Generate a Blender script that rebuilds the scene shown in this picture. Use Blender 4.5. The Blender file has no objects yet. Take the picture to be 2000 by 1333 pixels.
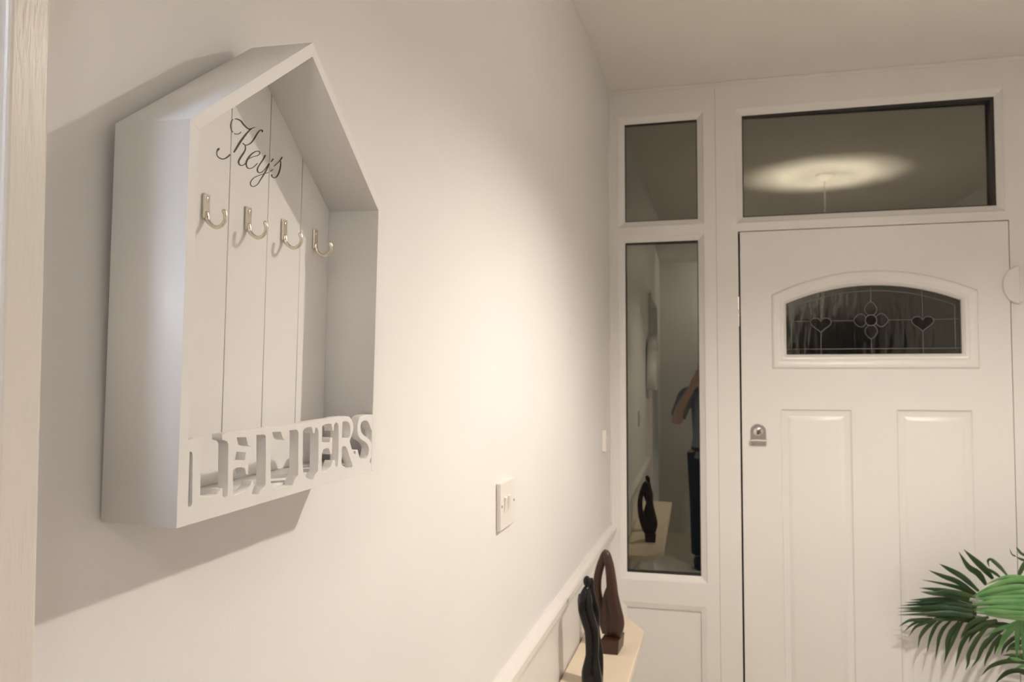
import bpy, bmesh, math, random
from mathutils import Vector, Matrix
from math import sin, cos, pi, radians

scene = bpy.context.scene
C = scene.collection

# ------------------------------------------------------------------ camera
CAM = Vector((0.4068, -3.05, 1.48))
yaw, pitch, roll = 0.2534, 0.0428, 0.0002
fwd = Vector((-sin(yaw) * cos(pitch), cos(yaw) * cos(pitch), sin(pitch)))
rgt = Vector((cos(yaw), sin(yaw), 0))
upv = rgt.cross(fwd)
r2 = rgt * cos(roll) + upv * sin(roll)
u2 = -rgt * sin(roll) + upv * cos(roll)
cd = bpy.data.cameras.new('camera')
cam = bpy.data.objects.new('camera', cd)
C.objects.link(cam)
m3 = Matrix((r2, u2, -fwd)).transposed()
cam.matrix_world = Matrix.Translation(CAM) @ m3.to_4x4()
cd.sensor_width = 36
cd.lens = 1572.58 * 36 / 2000
cd.clip_start = 0.01
cd.dof.use_dof = True
cd.dof.focus_distance = 0.62
cd.dof.aperture_fstop = 20
scene.camera = cam

# ------------------------------------------------------------------ world, lamp light, exposure
w = bpy.data.worlds.new('world'); scene.world = w; w.use_nodes = True
w.node_tree.nodes['Background'].inputs[0].default_value = (0.10, 0.12, 0.16, 1)
w.node_tree.nodes['Background'].inputs[1].default_value = 0.03
scene.view_settings.view_transform = 'Standard'
scene.view_settings.look = 'None'
scene.view_settings.exposure = 0.0
scene.view_settings.gamma = 1.0
scene.view_settings.use_curve_mapping = False
BULB_COL = (1.0, 0.90, 0.79)
BULB_STRENGTH = 2050.0
HALL_FILL_STRENGTH = 31.0  # added warm fill from behind the camera
PANEL_COL = (0.70, 0.82, 1.0)
PANEL_STRENGTH = 54.0
LAMP = Vector((1.05, -1.50, 2.255))

SHADE_T, SHADE_B = 0.084, 0.118
TILT3 = 0.0159

# ------------------------------------------------------------------ materials
def nt(name):
    m = bpy.data.materials.new(name); m.use_nodes = True
    t = m.node_tree
    return m, t, t.nodes['Principled BSDF']

def paint(name, col, rough=0.5, bump=0.0, scale=60, var=0.015, spec=0.5, coat=0.0, stretch=(1, 1, 1), metallic=0.0, bdist=0.001):
    m, t, b = nt(name)
    tc = t.nodes.new('ShaderNodeTexCoord'); mp = t.nodes.new('ShaderNodeMapping')
    mp.inputs['Scale'].default_value = stretch
    t.links.new(tc.outputs['Object'], mp.inputs[0])
    nz = t.nodes.new('ShaderNodeTexNoise'); nz.inputs['Scale'].default_value = scale; nz.inputs['Detail'].default_value = 4
    t.links.new(mp.outputs[0], nz.inputs['Vector'])
    nz2 = t.nodes.new('ShaderNodeTexNoise'); nz2.inputs['Scale'].default_value = 3.0
    t.links.new(mp.outputs[0], nz2.inputs['Vector'])
    rp = t.nodes.new('ShaderNodeMapRange')
    rp.inputs['From Min'].default_value = 0.3; rp.inputs['From Max'].default_value = 0.7
    rp.inputs['To Min'].default_value = 1 - var; rp.inputs['To Max'].default_value = 1 + var
    t.links.new(nz2.outputs[0], rp.inputs['Value'])
    mx = t.nodes.new('ShaderNodeVectorMath'); mx.operation = 'SCALE'
    mx.inputs[0].default_value = col
    t.links.new(rp.outputs[0], mx.inputs['Scale'])
    t.links.new(mx.outputs[0], b.inputs['Base Color'])
    b.inputs['Roughness'].default_value = rough
    b.inputs['Specular IOR Level'].default_value = spec
    b.inputs['Metallic'].default_value = metallic
    b.inputs['Coat Weight'].default_value = coat
    if bump > 0:
        bp = t.nodes.new('ShaderNodeBump'); bp.inputs['Strength'].default_value = bump; bp.inputs['Distance'].default_value = bdist
        t.links.new(nz.outputs[0], bp.inputs['Height']); t.links.new(bp.outputs[0], b.inputs['Normal'])
    return m

M = {}
M['wall'] = paint('warm_grey_wall_paint', (0.85, 0.84, 0.83), 0.5, 0.12, 260, 0.012, 0.2)
M['dado'] = paint('cream_wall_paint', (0.84, 0.82, 0.79), 0.45, 0.1, 200, 0.01, 0.35)
M['ceil'] = paint('ceiling_paint', (0.87, 0.84, 0.80), 0.7, 0.15, 180, 0.02, 0.3)
M['upvc'] = paint('white_plastic_frame', (0.84, 0.82, 0.80), 0.3, 0.0, 50, 0.006)
M['door'] = paint('white_door_skin', (0.85, 0.83, 0.81), 0.33, 0.05, 120, 0.006, 0.5)
M['gloss'] = paint('brushed_white_gloss', (0.80, 0.76, 0.71), 0.33, 0.5, 300, 0.02, 0.5, 0.0, (1, 1.0, 0.14), 0, 0.0012)
M['rail'] = paint('satin_white_rail', (0.84, 0.81, 0.78), 0.35, 0.05, 90, 0.01)
M['box'] = paint('white_painted_board', (0.88, 0.87, 0.86), 0.45, 0.05, 350, 0.008)
M['ink'] = paint('black_print', (0.035, 0.028, 0.022), 0.5)
M['nickel'] = paint('brushed_nickel', (0.78, 0.72, 0.62), 0.26, 0.1, 200, 0.03, 0.5, 0, (1, 1, 1), 1.0)
M['chrome'] = paint('chrome', (0.80, 0.76, 0.72), 0.14, 0, 100, 0.02, 0.5, 0, (1, 1, 1), 1.0)
M['dark'] = paint('black_rubber_seal', (0.018, 0.017, 0.015), 0.6)
M['shelf'] = paint('cream_laminate', (0.92, 0.79, 0.62), 0.38, 0.05, 60, 0.02, 0.5, 0, (1, 0.2, 1))
M['brown'] = paint('dark_brown_resin', (0.045, 0.019, 0.012), 0.36, 0.08, 60, 0.2, 0.45)
M['black'] = paint('gloss_black_resin', (0.005, 0.0045, 0.004), 0.09, 0.02, 60, 0.1, 0.3)
M['plastic'] = paint('white_switch_plastic', (0.87, 0.83, 0.78), 0.3, 0, 50, 0.004)
M['floor'] = paint('beige_carpet_floor', (0.76, 0.69, 0.61), 0.9, 0.6, 220, 0.03)
M['came'] = paint('lead_strip', (0.20, 0.20, 0.195), 0.38, 0.1, 200, 0.05, 0.5, 0, (1, 1, 1), 0.7)
M['shade_in'] = None

def leafmat(name, a, b_, tr):
    m, t, b = nt(name)
    tc = t.nodes.new('ShaderNodeTexCoord'); nz = t.nodes.new('ShaderNodeTexNoise'); nz.inputs['Scale'].default_value = 14
    t.links.new(tc.outputs['Object'], nz.inputs['Vector'])
    cr = t.nodes.new('ShaderNodeMix'); cr.data_type = 'RGBA'
    cr.inputs['A'].default_value = (*a, 1); cr.inputs['B'].default_value = (*b_, 1)
    mr = t.nodes.new('ShaderNodeMapRange'); mr.inputs['From Min'].default_value = 0.35; mr.inputs['From Max'].default_value = 0.65
    t.links.new(nz.outputs[0], mr.inputs['Value']); t.links.new(mr.outputs[0], cr.inputs['Factor'])
    t.links.new(cr.outputs['Result'], b.inputs['Base Color'])
    b.inputs['Roughness'].default_value = 0.42
    tl = t.nodes.new('ShaderNodeBsdfTranslucent'); t.links.new(cr.outputs['Result'], tl.inputs[0])
    mx = t.nodes.new('ShaderNodeMixShader'); mx.inputs[0].default_value = tr
    t.links.new(b.outputs[0], mx.inputs[1]); t.links.new(tl.outputs[0], mx.inputs[2])
    t.links.new(mx.outputs[0], t.nodes['Material Output'].inputs[0])
    return m
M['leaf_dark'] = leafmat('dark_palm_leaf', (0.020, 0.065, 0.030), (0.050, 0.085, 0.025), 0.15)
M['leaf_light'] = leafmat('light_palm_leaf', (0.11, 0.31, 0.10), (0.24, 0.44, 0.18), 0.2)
M['stalk'] = paint('palm_stalk', (0.12, 0.16, 0.05), 0.5, 0.2, 60, 0.1)
M['bark'] = paint('palm_bark', (0.10, 0.06, 0.035), 0.85, 0.8, 40, 0.2)
M['pot'] = paint('grey_ceramic_pot', (0.22, 0.21, 0.20), 0.4, 0.1, 40, 0.05)
M['soil'] = paint('potting_soil', (0.03, 0.02, 0.013), 0.95, 0.9, 60, 0.3)

def glassmat(name, fac, rough, tint, bump=0.0, scale=40):
    m, t, b = nt(name)
    t.nodes.remove(b)
    tr = t.nodes.new('ShaderNodeBsdfTransparent'); tr.inputs[0].default_value = (*tint, 1)
    gl = t.nodes.new('ShaderNodeBsdfGlossy'); gl.inputs['Roughness'].default_value = rough
    gl.inputs['Color'].default_value = (1.0, 0.96, 0.84, 1)
    fr = t.nodes.new('ShaderNodeFresnel'); fr.inputs['IOR'].default_value = 1.5
    ad = t.nodes.new('ShaderNodeMath'); ad.operation = 'ADD'; ad.inputs[1].default_value = fac
    t.links.new(fr.outputs[0], ad.inputs[0])
    mx = t.nodes.new('ShaderNodeMixShader')
    t.links.new(ad.outputs[0], mx.inputs[0]); t.links.new(tr.outputs[0], mx.inputs[1]); t.links.new(gl.outputs[0], mx.inputs[2])
    t.links.new(mx.outputs[0], t.nodes['Material Output'].inputs[0])
    if bump:
        tc = t.nodes.new('ShaderNodeTexCoord'); mp = t.nodes.new('ShaderNodeMapping'); mp.inputs['Scale'].default_value = (1, 1, 0.25)
        nz = t.nodes.new('ShaderNodeTexNoise'); nz.inputs['Scale'].default_value = scale; nz.inputs['Detail'].default_value = 2
        bp = t.nodes.new('ShaderNodeBump'); bp.inputs['Strength'].default_value = bump; bp.inputs['Distance'].default_value = 0.002
        t.links.new(tc.outputs['Object'], mp.inputs[0]); t.links.new(mp.outputs[0], nz.inputs['Vector'])
        t.links.new(nz.outputs[0], bp.inputs['Height']); t.links.new(bp.outputs[0], gl.inputs['Normal'])
    return m
M['glass'] = glassmat('double_glazing', 0.12, 0.012, (0.75, 0.78, 0.75))
M['texglass'] = glassmat('textured_glass', 0.035, 0.10, (0.5, 0.52, 0.5), 0.5, 55)
M['heartglass'] = glassmat('dark_coloured_glass', 0.0, 0.15, (0.03, 0.03, 0.035), 0.3, 60)

def emit(name, col, s):
    m, t, b = nt(name)
    b.inputs['Base Color'].default_value = (0.8, 0.8, 0.8, 1)
    b.inputs['Emission Color'].default_value = (*col, 1)
    b.inputs['Emission Strength'].default_value = s
    return m
M['bulb'] = emit('opal_bulb', BULB_COL, BULB_STRENGTH)
M['hall'] = emit('warm_fill_globe', BULB_COL, HALL_FILL_STRENGTH)
M['panel'] = emit('cool_light_panel', PANEL_COL, PANEL_STRENGTH)

def shademat():
    m, t, b = nt('fabric_lampshade')
    b.inputs['Base Color'].default_value = (0.90, 0.88, 0.84, 1); b.inputs['Roughness'].default_value = 0.9
    tl = t.nodes.new('ShaderNodeBsdfTranslucent'); tl.inputs[0].default_value = (0.92, 0.88, 0.80, 1)
    mx = t.nodes.new('ShaderNodeMixShader'); mx.inputs[0].default_value = 0.92
    t.links.new(b.outputs[0], mx.inputs[1]); t.links.new(tl.outputs[0], mx.inputs[2])
    t.links.new(mx.outputs[0], t.nodes['Material Output'].inputs[0])
    return m
M['shade'] = shademat()

# ------------------------------------------------------------------ helpers
def link(name, me, mat, parent=None, smooth=False, mats=None):
    o = bpy.data.objects.new(name, me); C.objects.link(o)
    for mm in (mats or [mat]): me.materials.append(mm)
    if smooth:
        for p in me.polygons: p.use_smooth = True
    if parent is not None: o.parent = parent
    return o

def mesh(name, verts, faces, mat, parent=None, smooth=False):
    me = bpy.data.meshes.new(name); me.from_pydata([tuple(v) for v in verts], [], faces); me.update()
    bm = bmesh.new(); bm.from_mesh(me); bmesh.ops.recalc_face_normals(bm, faces=bm.faces); bm.to_mesh(me); bm.free()
    return link(name, me, mat, parent, smooth)

def tag(o, label=None, cat=None, group=None, kind=None):
    if label: o['label'] = label
    if cat: o['category'] = cat
    if group: o['group'] = group
    if kind: o['kind'] = kind
    return o

def empty(name, loc, label, cat, kind=None):
    o = bpy.data.objects.new(name, None); C.objects.link(o); o.location = loc
    return tag(o, label, cat, None, kind)

def addbox(bm, x0, x1, y0, y1, z0, z1):
    vs = [bm.verts.new((x, y, z)) for x in (x0, x1) for y in (y0, y1) for z in (z0, z1)]
    f = []
    for q in ((0, 1, 3, 2), (4, 6, 7, 5), (0, 4, 5, 1), (2, 3, 7, 6), (0, 2, 6, 4), (1, 5, 7, 3)):
        f.append(bm.faces.new([vs[i] for i in q]))
    return f

def boxes(name, L, mat, parent=None, bevel=0.0, seg=2, org=(0, 0, 0), smooth=False):
    bm = bmesh.new()
    for b in L:
        addbox(bm, b[0] - org[0], b[1] - org[0], b[2] - org[1], b[3] - org[1], b[4] - org[2], b[5] - org[2])
    if bevel:
        bmesh.ops.bevel(bm, geom=list(bm.edges), offset=bevel, segments=seg, affect='EDGES', profile=0.5)
    bmesh.ops.recalc_face_normals(bm, faces=bm.faces)
    me = bpy.data.meshes.new(name); bm.to_mesh(me); bm.free()
    o = link(name, me, mat, parent, smooth)
    if parent is None: o.location = org
    return o

def loft(name, conts, mat, parent=None, cap0=False, cap1=False, smooth=False, closed=True):
    n = len(conts[0]); V = [v for c in conts for v in c]; F = []
    for k in range(len(conts) - 1):
        for i in range(n if closed else n - 1):
            j = (i + 1) % n
            F.append((k * n + i, k * n + j, (k + 1) * n + j, (k + 1) * n + i))
    if cap0: F.append(tuple(range(n))[::-1])
    if cap1: F.append(tuple(range((len(conts) - 1) * n, len(conts) * n)))
    return mesh(name, V, F, mat, parent, smooth)

def plate(name, outer, holes, mp, d0, d1, mat, parent=None, bev=0.0):
    """flat plate with holes: 2D outlines (a,b) filled, thickness d0..d1; mp(a,b,d)->xyz"""
    cu = bpy.data.curves.new(name, 'CURVE'); cu.dimensions = '2D'; cu.fill_mode = 'BOTH'
    cu.extrude = max((d1 - d0) / 2 - bev, 1e-5); cu.bevel_depth = bev; cu.bevel_resolution = 1
    if bev: cu.offset = -bev
    for L in [outer] + holes:
        s = cu.splines.new('POLY'); s.points.add(len(L) - 1); s.use_cyclic_u = True
        for p, q in zip(s.points, L): p.co = (q[0], q[1], 0, 1)
    to = bpy.data.objects.new('tmp', cu); C.objects.link(to)
    dg = bpy.context.evaluated_depsgraph_get()
    me = bpy.data.meshes.new_from_object(to.evaluated_get(dg))
    bpy.data.objects.remove(to); bpy.data.curves.remove(cu)
    mid = (d0 + d1) / 2
    for v in me.vertices: v.co = mp(v.co.x, v.co.y, v.co.z + mid)
    bm = bmesh.new(); bm.from_mesh(me); bmesh.ops.remove_doubles(bm, verts=bm.verts, dist=1e-6)
    bmesh.ops.recalc_face_normals(bm, faces=bm.faces); bm.to_mesh(me); bm.free()
    me.materials.clear(); me.name = name
    return link(name, me, mat, parent)

def tube_geo(pts, rads, n=12, ends=True, flat=None):
    pts = [Vector(p) for p in pts]; V = []; F = []
    T = []
    for i in range(len(pts)):
        a = pts[max(0, i - 1)]; b = pts[min(len(pts) - 1, i + 1)]; T.append((b - a).normalized())
    ref = Vector((0, 0, 1)) if abs(T[0].z) < 0.9 else Vector((1, 0, 0))
    nv = T[0].cross(ref).normalized()
    for i, (p, t) in enumerate(zip(pts, T)):
        nv = (nv - t * nv.dot(t)).normalized(); bv = t.cross(nv)
        r = rads[i] if isinstance(rads, (list, tuple)) else rads
        for k in range(n):
            a = 2 * pi * k / n; V.append(p + nv * (cos(a) * r) + bv * (sin(a) * r))
    for i in range(len(pts) - 1):
        for k in range(n):
            F.append((i * n + k, i * n + (k + 1) % n, (i + 1) * n + (k + 1) % n, (i + 1) * n + k))
    if ends:
        F.append(tuple(range(n))[::-1]); F.append(tuple(range((len(pts) - 1) * n, len(pts) * n)))
    return V, F

def tube(name, pts, rads, mat, parent=None, n=12, smooth=True):
    V, F = tube_geo(pts, rads, n); return mesh(name, V, F, mat, parent, smooth)

def smoothpts(P, n=4):
    P = [Vector(p) for p in P]; Q = [P[0] * 2 - P[1]] + P + [P[-1] * 2 - P[-2]]; out = []
    for i in range(1, len(Q) - 2):
        for k in range(n):
            t = k / n; a, b, c, d = Q[i - 1], Q[i], Q[i + 1], Q[i + 2]
            out.append(0.5 * ((2 * b) + (-a + c) * t + (2 * a - 5 * b + 4 * c - d) * t * t + (-a + 3 * b - 3 * c + d) * t ** 3))
    out.append(P[-1]); return out

def lerps(L, m):
    out = []
    for i in range(m):
        t = i / (m - 1) * (len(L) - 1); k = min(int(t), len(L) - 2); out.append(L[k] + (L[k + 1] - L[k]) * (t - k))
    return out

def lathe(name, prof, mat, parent=None, n=32, cx=0, cy=0, smooth=True):
    V = []; F = []
    for r, z in prof:
        for k in range(n):
            a = 2 * pi * k / n; V.append((cx + r * cos(a), cy + r * sin(a), z))
    for i in range(len(prof) - 1):
        for k in range(n):
            F.append((i * n + k, i * n + (k + 1) % n, (i + 1) * n + (k + 1) % n, (i + 1) * n + k))
    o = mesh(name, V, F, mat, parent, smooth)
    return o

def autosmooth(o, ang=35):
    me = o.data
    for p in me.polygons: p.use_smooth = True
    bm = bmesh.new(); bm.from_mesh(me)
    for e in bm.edges:
        if len(e.link_faces) == 2 and e.calc_face_angle(0) > radians(ang): e.smooth = False
    bm.to_mesh(me); bm.free()
    return o

def fuse(name, parts, mat, parent=None, voxel=0.002, smooth_it=6):
    """join overlapping lumps into one continuous surface (voxel remesh + smoothing)"""
    V = []; F = []
    for v, f in parts:
        n = len(V); V += [tuple(x) for x in v]; F += [tuple(i + n for i in q) for q in f]
    o = mesh(name, V, F, mat, parent)
    a = o.modifiers.new('r', 'REMESH'); a.mode = 'VOXEL'; a.voxel_size = voxel; a.use_smooth_shade = True
    b = o.modifiers.new('s', 'SMOOTH'); b.factor = 0.5; b.iterations = smooth_it
    dg = bpy.context.evaluated_depsgraph_get()
    me = bpy.data.meshes.new_from_object(o.evaluated_get(dg))
    o.modifiers.clear(); old = o.data; o.data = me; bpy.data.meshes.remove(old); me.name = name
    for p in me.polygons: p.use_smooth = True
    return o

def ball(c, r, n=16):
    V = []; F = []
    for i in range(n + 1):
        th = pi * i / n
        for k in range(n):
            a = 2 * pi * k / n
            rr = r if isinstance(r, (tuple, list)) else (r, r, r)
            V.append(Vector((c[0] + rr[0] * sin(th) * cos(a), c[1] + rr[1] * sin(th) * sin(a), c[2] + rr[2] * cos(th))))
    for i in range(n):
        for k in range(n):
            F.append((i * n + k, (i + 1) * n + k, (i + 1) * n + (k + 1) % n, i * n + (k + 1) % n))
    return V, F

# ------------------------------------------------------------------ measured outlines (metres)
BOARD_TOP = [[0.00906,0.05696],[0.02296,0.05748],[0.02717,0.05666],[0.02804,0.05473],[0.02737,0.05288],[0.02477,0.05194],[0.02313,0.0502],[0.02338,0.0398],[0.02409,0.01794],[0.03242,0.01592],[0.04068,0.01525],[0.04408,0.01575],[0.04691,0.01876],[0.04891,0.01931],[0.04956,0.01789],[0.04961,0.01409],[0.05076,0.01254],[0.0536,0.01186],[0.05545,0.01306],[0.05559,0.02124],[0.0545,0.05021],[0.05307,0.05198],[0.0497,0.05311],[0.04704,0.05373],[0.04667,0.05769],[0.05717,0.05801],[0.08209,0.05782],[0.12951,0.05803],[0.16819,0.05818],[0.18064,0.05869],[0.2089,0.05887],[0.22281,0.05952],[0.24155,0.05913],[0.2474,0.05833],[0.25214,0.05558],[0.25527,0.05185],[0.25657,0.04822],[0.25581,0.04355],[0.25293,0.03906],[0.24978,0.03522],[0.25128,0.03216],[0.25507,0.02622],[0.26746,0.02489],[0.26931,0.02153],[0.27234,0.01702],[0.27705,0.0147],[0.28341,0.01371],[0.28932,0.0146],[0.29238,0.01827],[0.29349,0.02341],[0.29075,0.02767],[0.28367,0.03137],[0.27365,0.03496],[0.26822,0.03842],[0.26603,0.04278],[0.26565,0.04878],[0.26727,0.05317],[0.27114,0.05672],[0.27772,0.05791],[0.28763,0.05785],[0.30148,0.05745]]
BOARD_HOLES = [[[0.00893,0.04855],[0.01004,0.04927],[0.01257,0.04912],[0.01406,0.04827],[0.01453,0.04637],[0.01525,0.03143],[0.01582,0.01511],[0.01535,0.01286],[0.01395,0.01193],[0.01142,0.01221],[0.0097,0.01355],[0.00945,0.01841],[0.00905,0.03682]],[[0.06105,0.05305],[0.06465,0.05404],[0.07678,0.05319],[0.07943,0.04685],[0.08408,0.04554],[0.08707,0.04665],[0.08777,0.05304],[0.09065,0.0537],[0.10151,0.05319],[0.10345,0.05152],[0.1046,0.03132],[0.10513,0.01397],[0.10246,0.01231],[0.09844,0.01087],[0.09637,0.00766],[0.08655,0.00928],[0.08872,0.01426],[0.0882,0.01869],[0.08581,0.01935],[0.08441,0.01634],[0.07941,0.01362],[0.0719,0.01229],[0.06454,0.01172],[0.06243,0.01322],[0.06111,0.03001],[0.06588,0.03173],[0.07168,0.03138],[0.07611,0.03013],[0.07834,0.02523],[0.08067,0.02469],[0.08067,0.03693],[0.07912,0.04175],[0.07716,0.0418],[0.07604,0.03607],[0.06165,0.03764]],[[0.11057,0.05274],[0.11314,0.05419],[0.12529,0.05358],[0.12891,0.0476],[0.13241,0.04614],[0.13537,0.04733],[0.1364,0.05232],[0.1394,0.05359],[0.15039,0.05327],[0.1533,0.05104],[0.15477,0.01531],[0.15222,0.01345],[0.14913,0.01195],[0.14676,0.00767],[0.12353,0.00766],[0.11559,0.01149],[0.11276,0.01446],[0.11146,0.03055]],[[0.16075,0.0516],[0.16497,0.05365],[0.17466,0.05402],[0.17671,0.05201],[0.17857,0.04814],[0.18098,0.04769],[0.18192,0.0519],[0.1834,0.05282],[0.18659,0.05103],[0.1881,0.04795],[0.18888,0.02788],[0.18885,0.01384],[0.18403,0.01175],[0.18155,0.00779],[0.17615,0.00797],[0.16965,0.01041],[0.16329,0.01593],[0.16169,0.02549]],[[0.19431,0.05265],[0.19762,0.05406],[0.20334,0.05451],[0.21132,0.05398],[0.21292,0.05108],[0.21458,0.04732],[0.2165,0.04718],[0.21733,0.05302],[0.21988,0.05465],[0.22356,0.05402],[0.22569,0.05132],[0.22683,0.03304],[0.22699,0.01483],[0.22467,0.01284],[0.22181,0.01402],[0.2206,0.0198],[0.21662,0.02024],[0.21336,0.01529],[0.20707,0.01271],[0.20021,0.01189],[0.19617,0.01294],[0.19496,0.02725],[0.19783,0.03215],[0.20352,0.0327],[0.20821,0.03197],[0.21082,0.02783],[0.21234,0.02611],[0.21423,0.02609],[0.21432,0.03419],[0.21414,0.04092],[0.21137,0.0417],[0.20948,0.03991],[0.20905,0.03745],[0.20092,0.03762],[0.19494,0.0387]],[[0.23366,0.05384],[0.2355,0.05458],[0.24185,0.05435],[0.24778,0.05234],[0.25026,0.04807],[0.2506,0.04277],[0.24925,0.03936],[0.24674,0.03811],[0.23333,0.03922]],[[0.23389,0.03028],[0.23697,0.03126],[0.24144,0.03073],[0.24484,0.0275],[0.25053,0.01934],[0.25548,0.01351],[0.2574,0.01034],[0.25577,0.00906],[0.24468,0.00979],[0.24009,0.01178],[0.23428,0.01418]],[[0.27257,0.0453],[0.27238,0.04832],[0.27468,0.05119],[0.28019,0.05235],[0.28586,0.05218],[0.29027,0.05049],[0.29412,0.04684],[0.29657,0.04283],[0.3006,0.04172],[0.30149,0.02825],[0.29972,0.02841],[0.2951,0.03191],[0.28767,0.03531],[0.27969,0.0384],[0.27461,0.04152]],[[0.30074,0.01742],[0.30228,0.01633],[0.30248,0.00882],[0.2996,0.0079],[0.2966,0.00917],[0.29578,0.0105],[0.29919,0.01416]],[[0.25916,0.02434],[0.2632,0.02382],[0.26358,0.02211],[0.26232,0.02094],[0.25985,0.0219]]]
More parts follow.
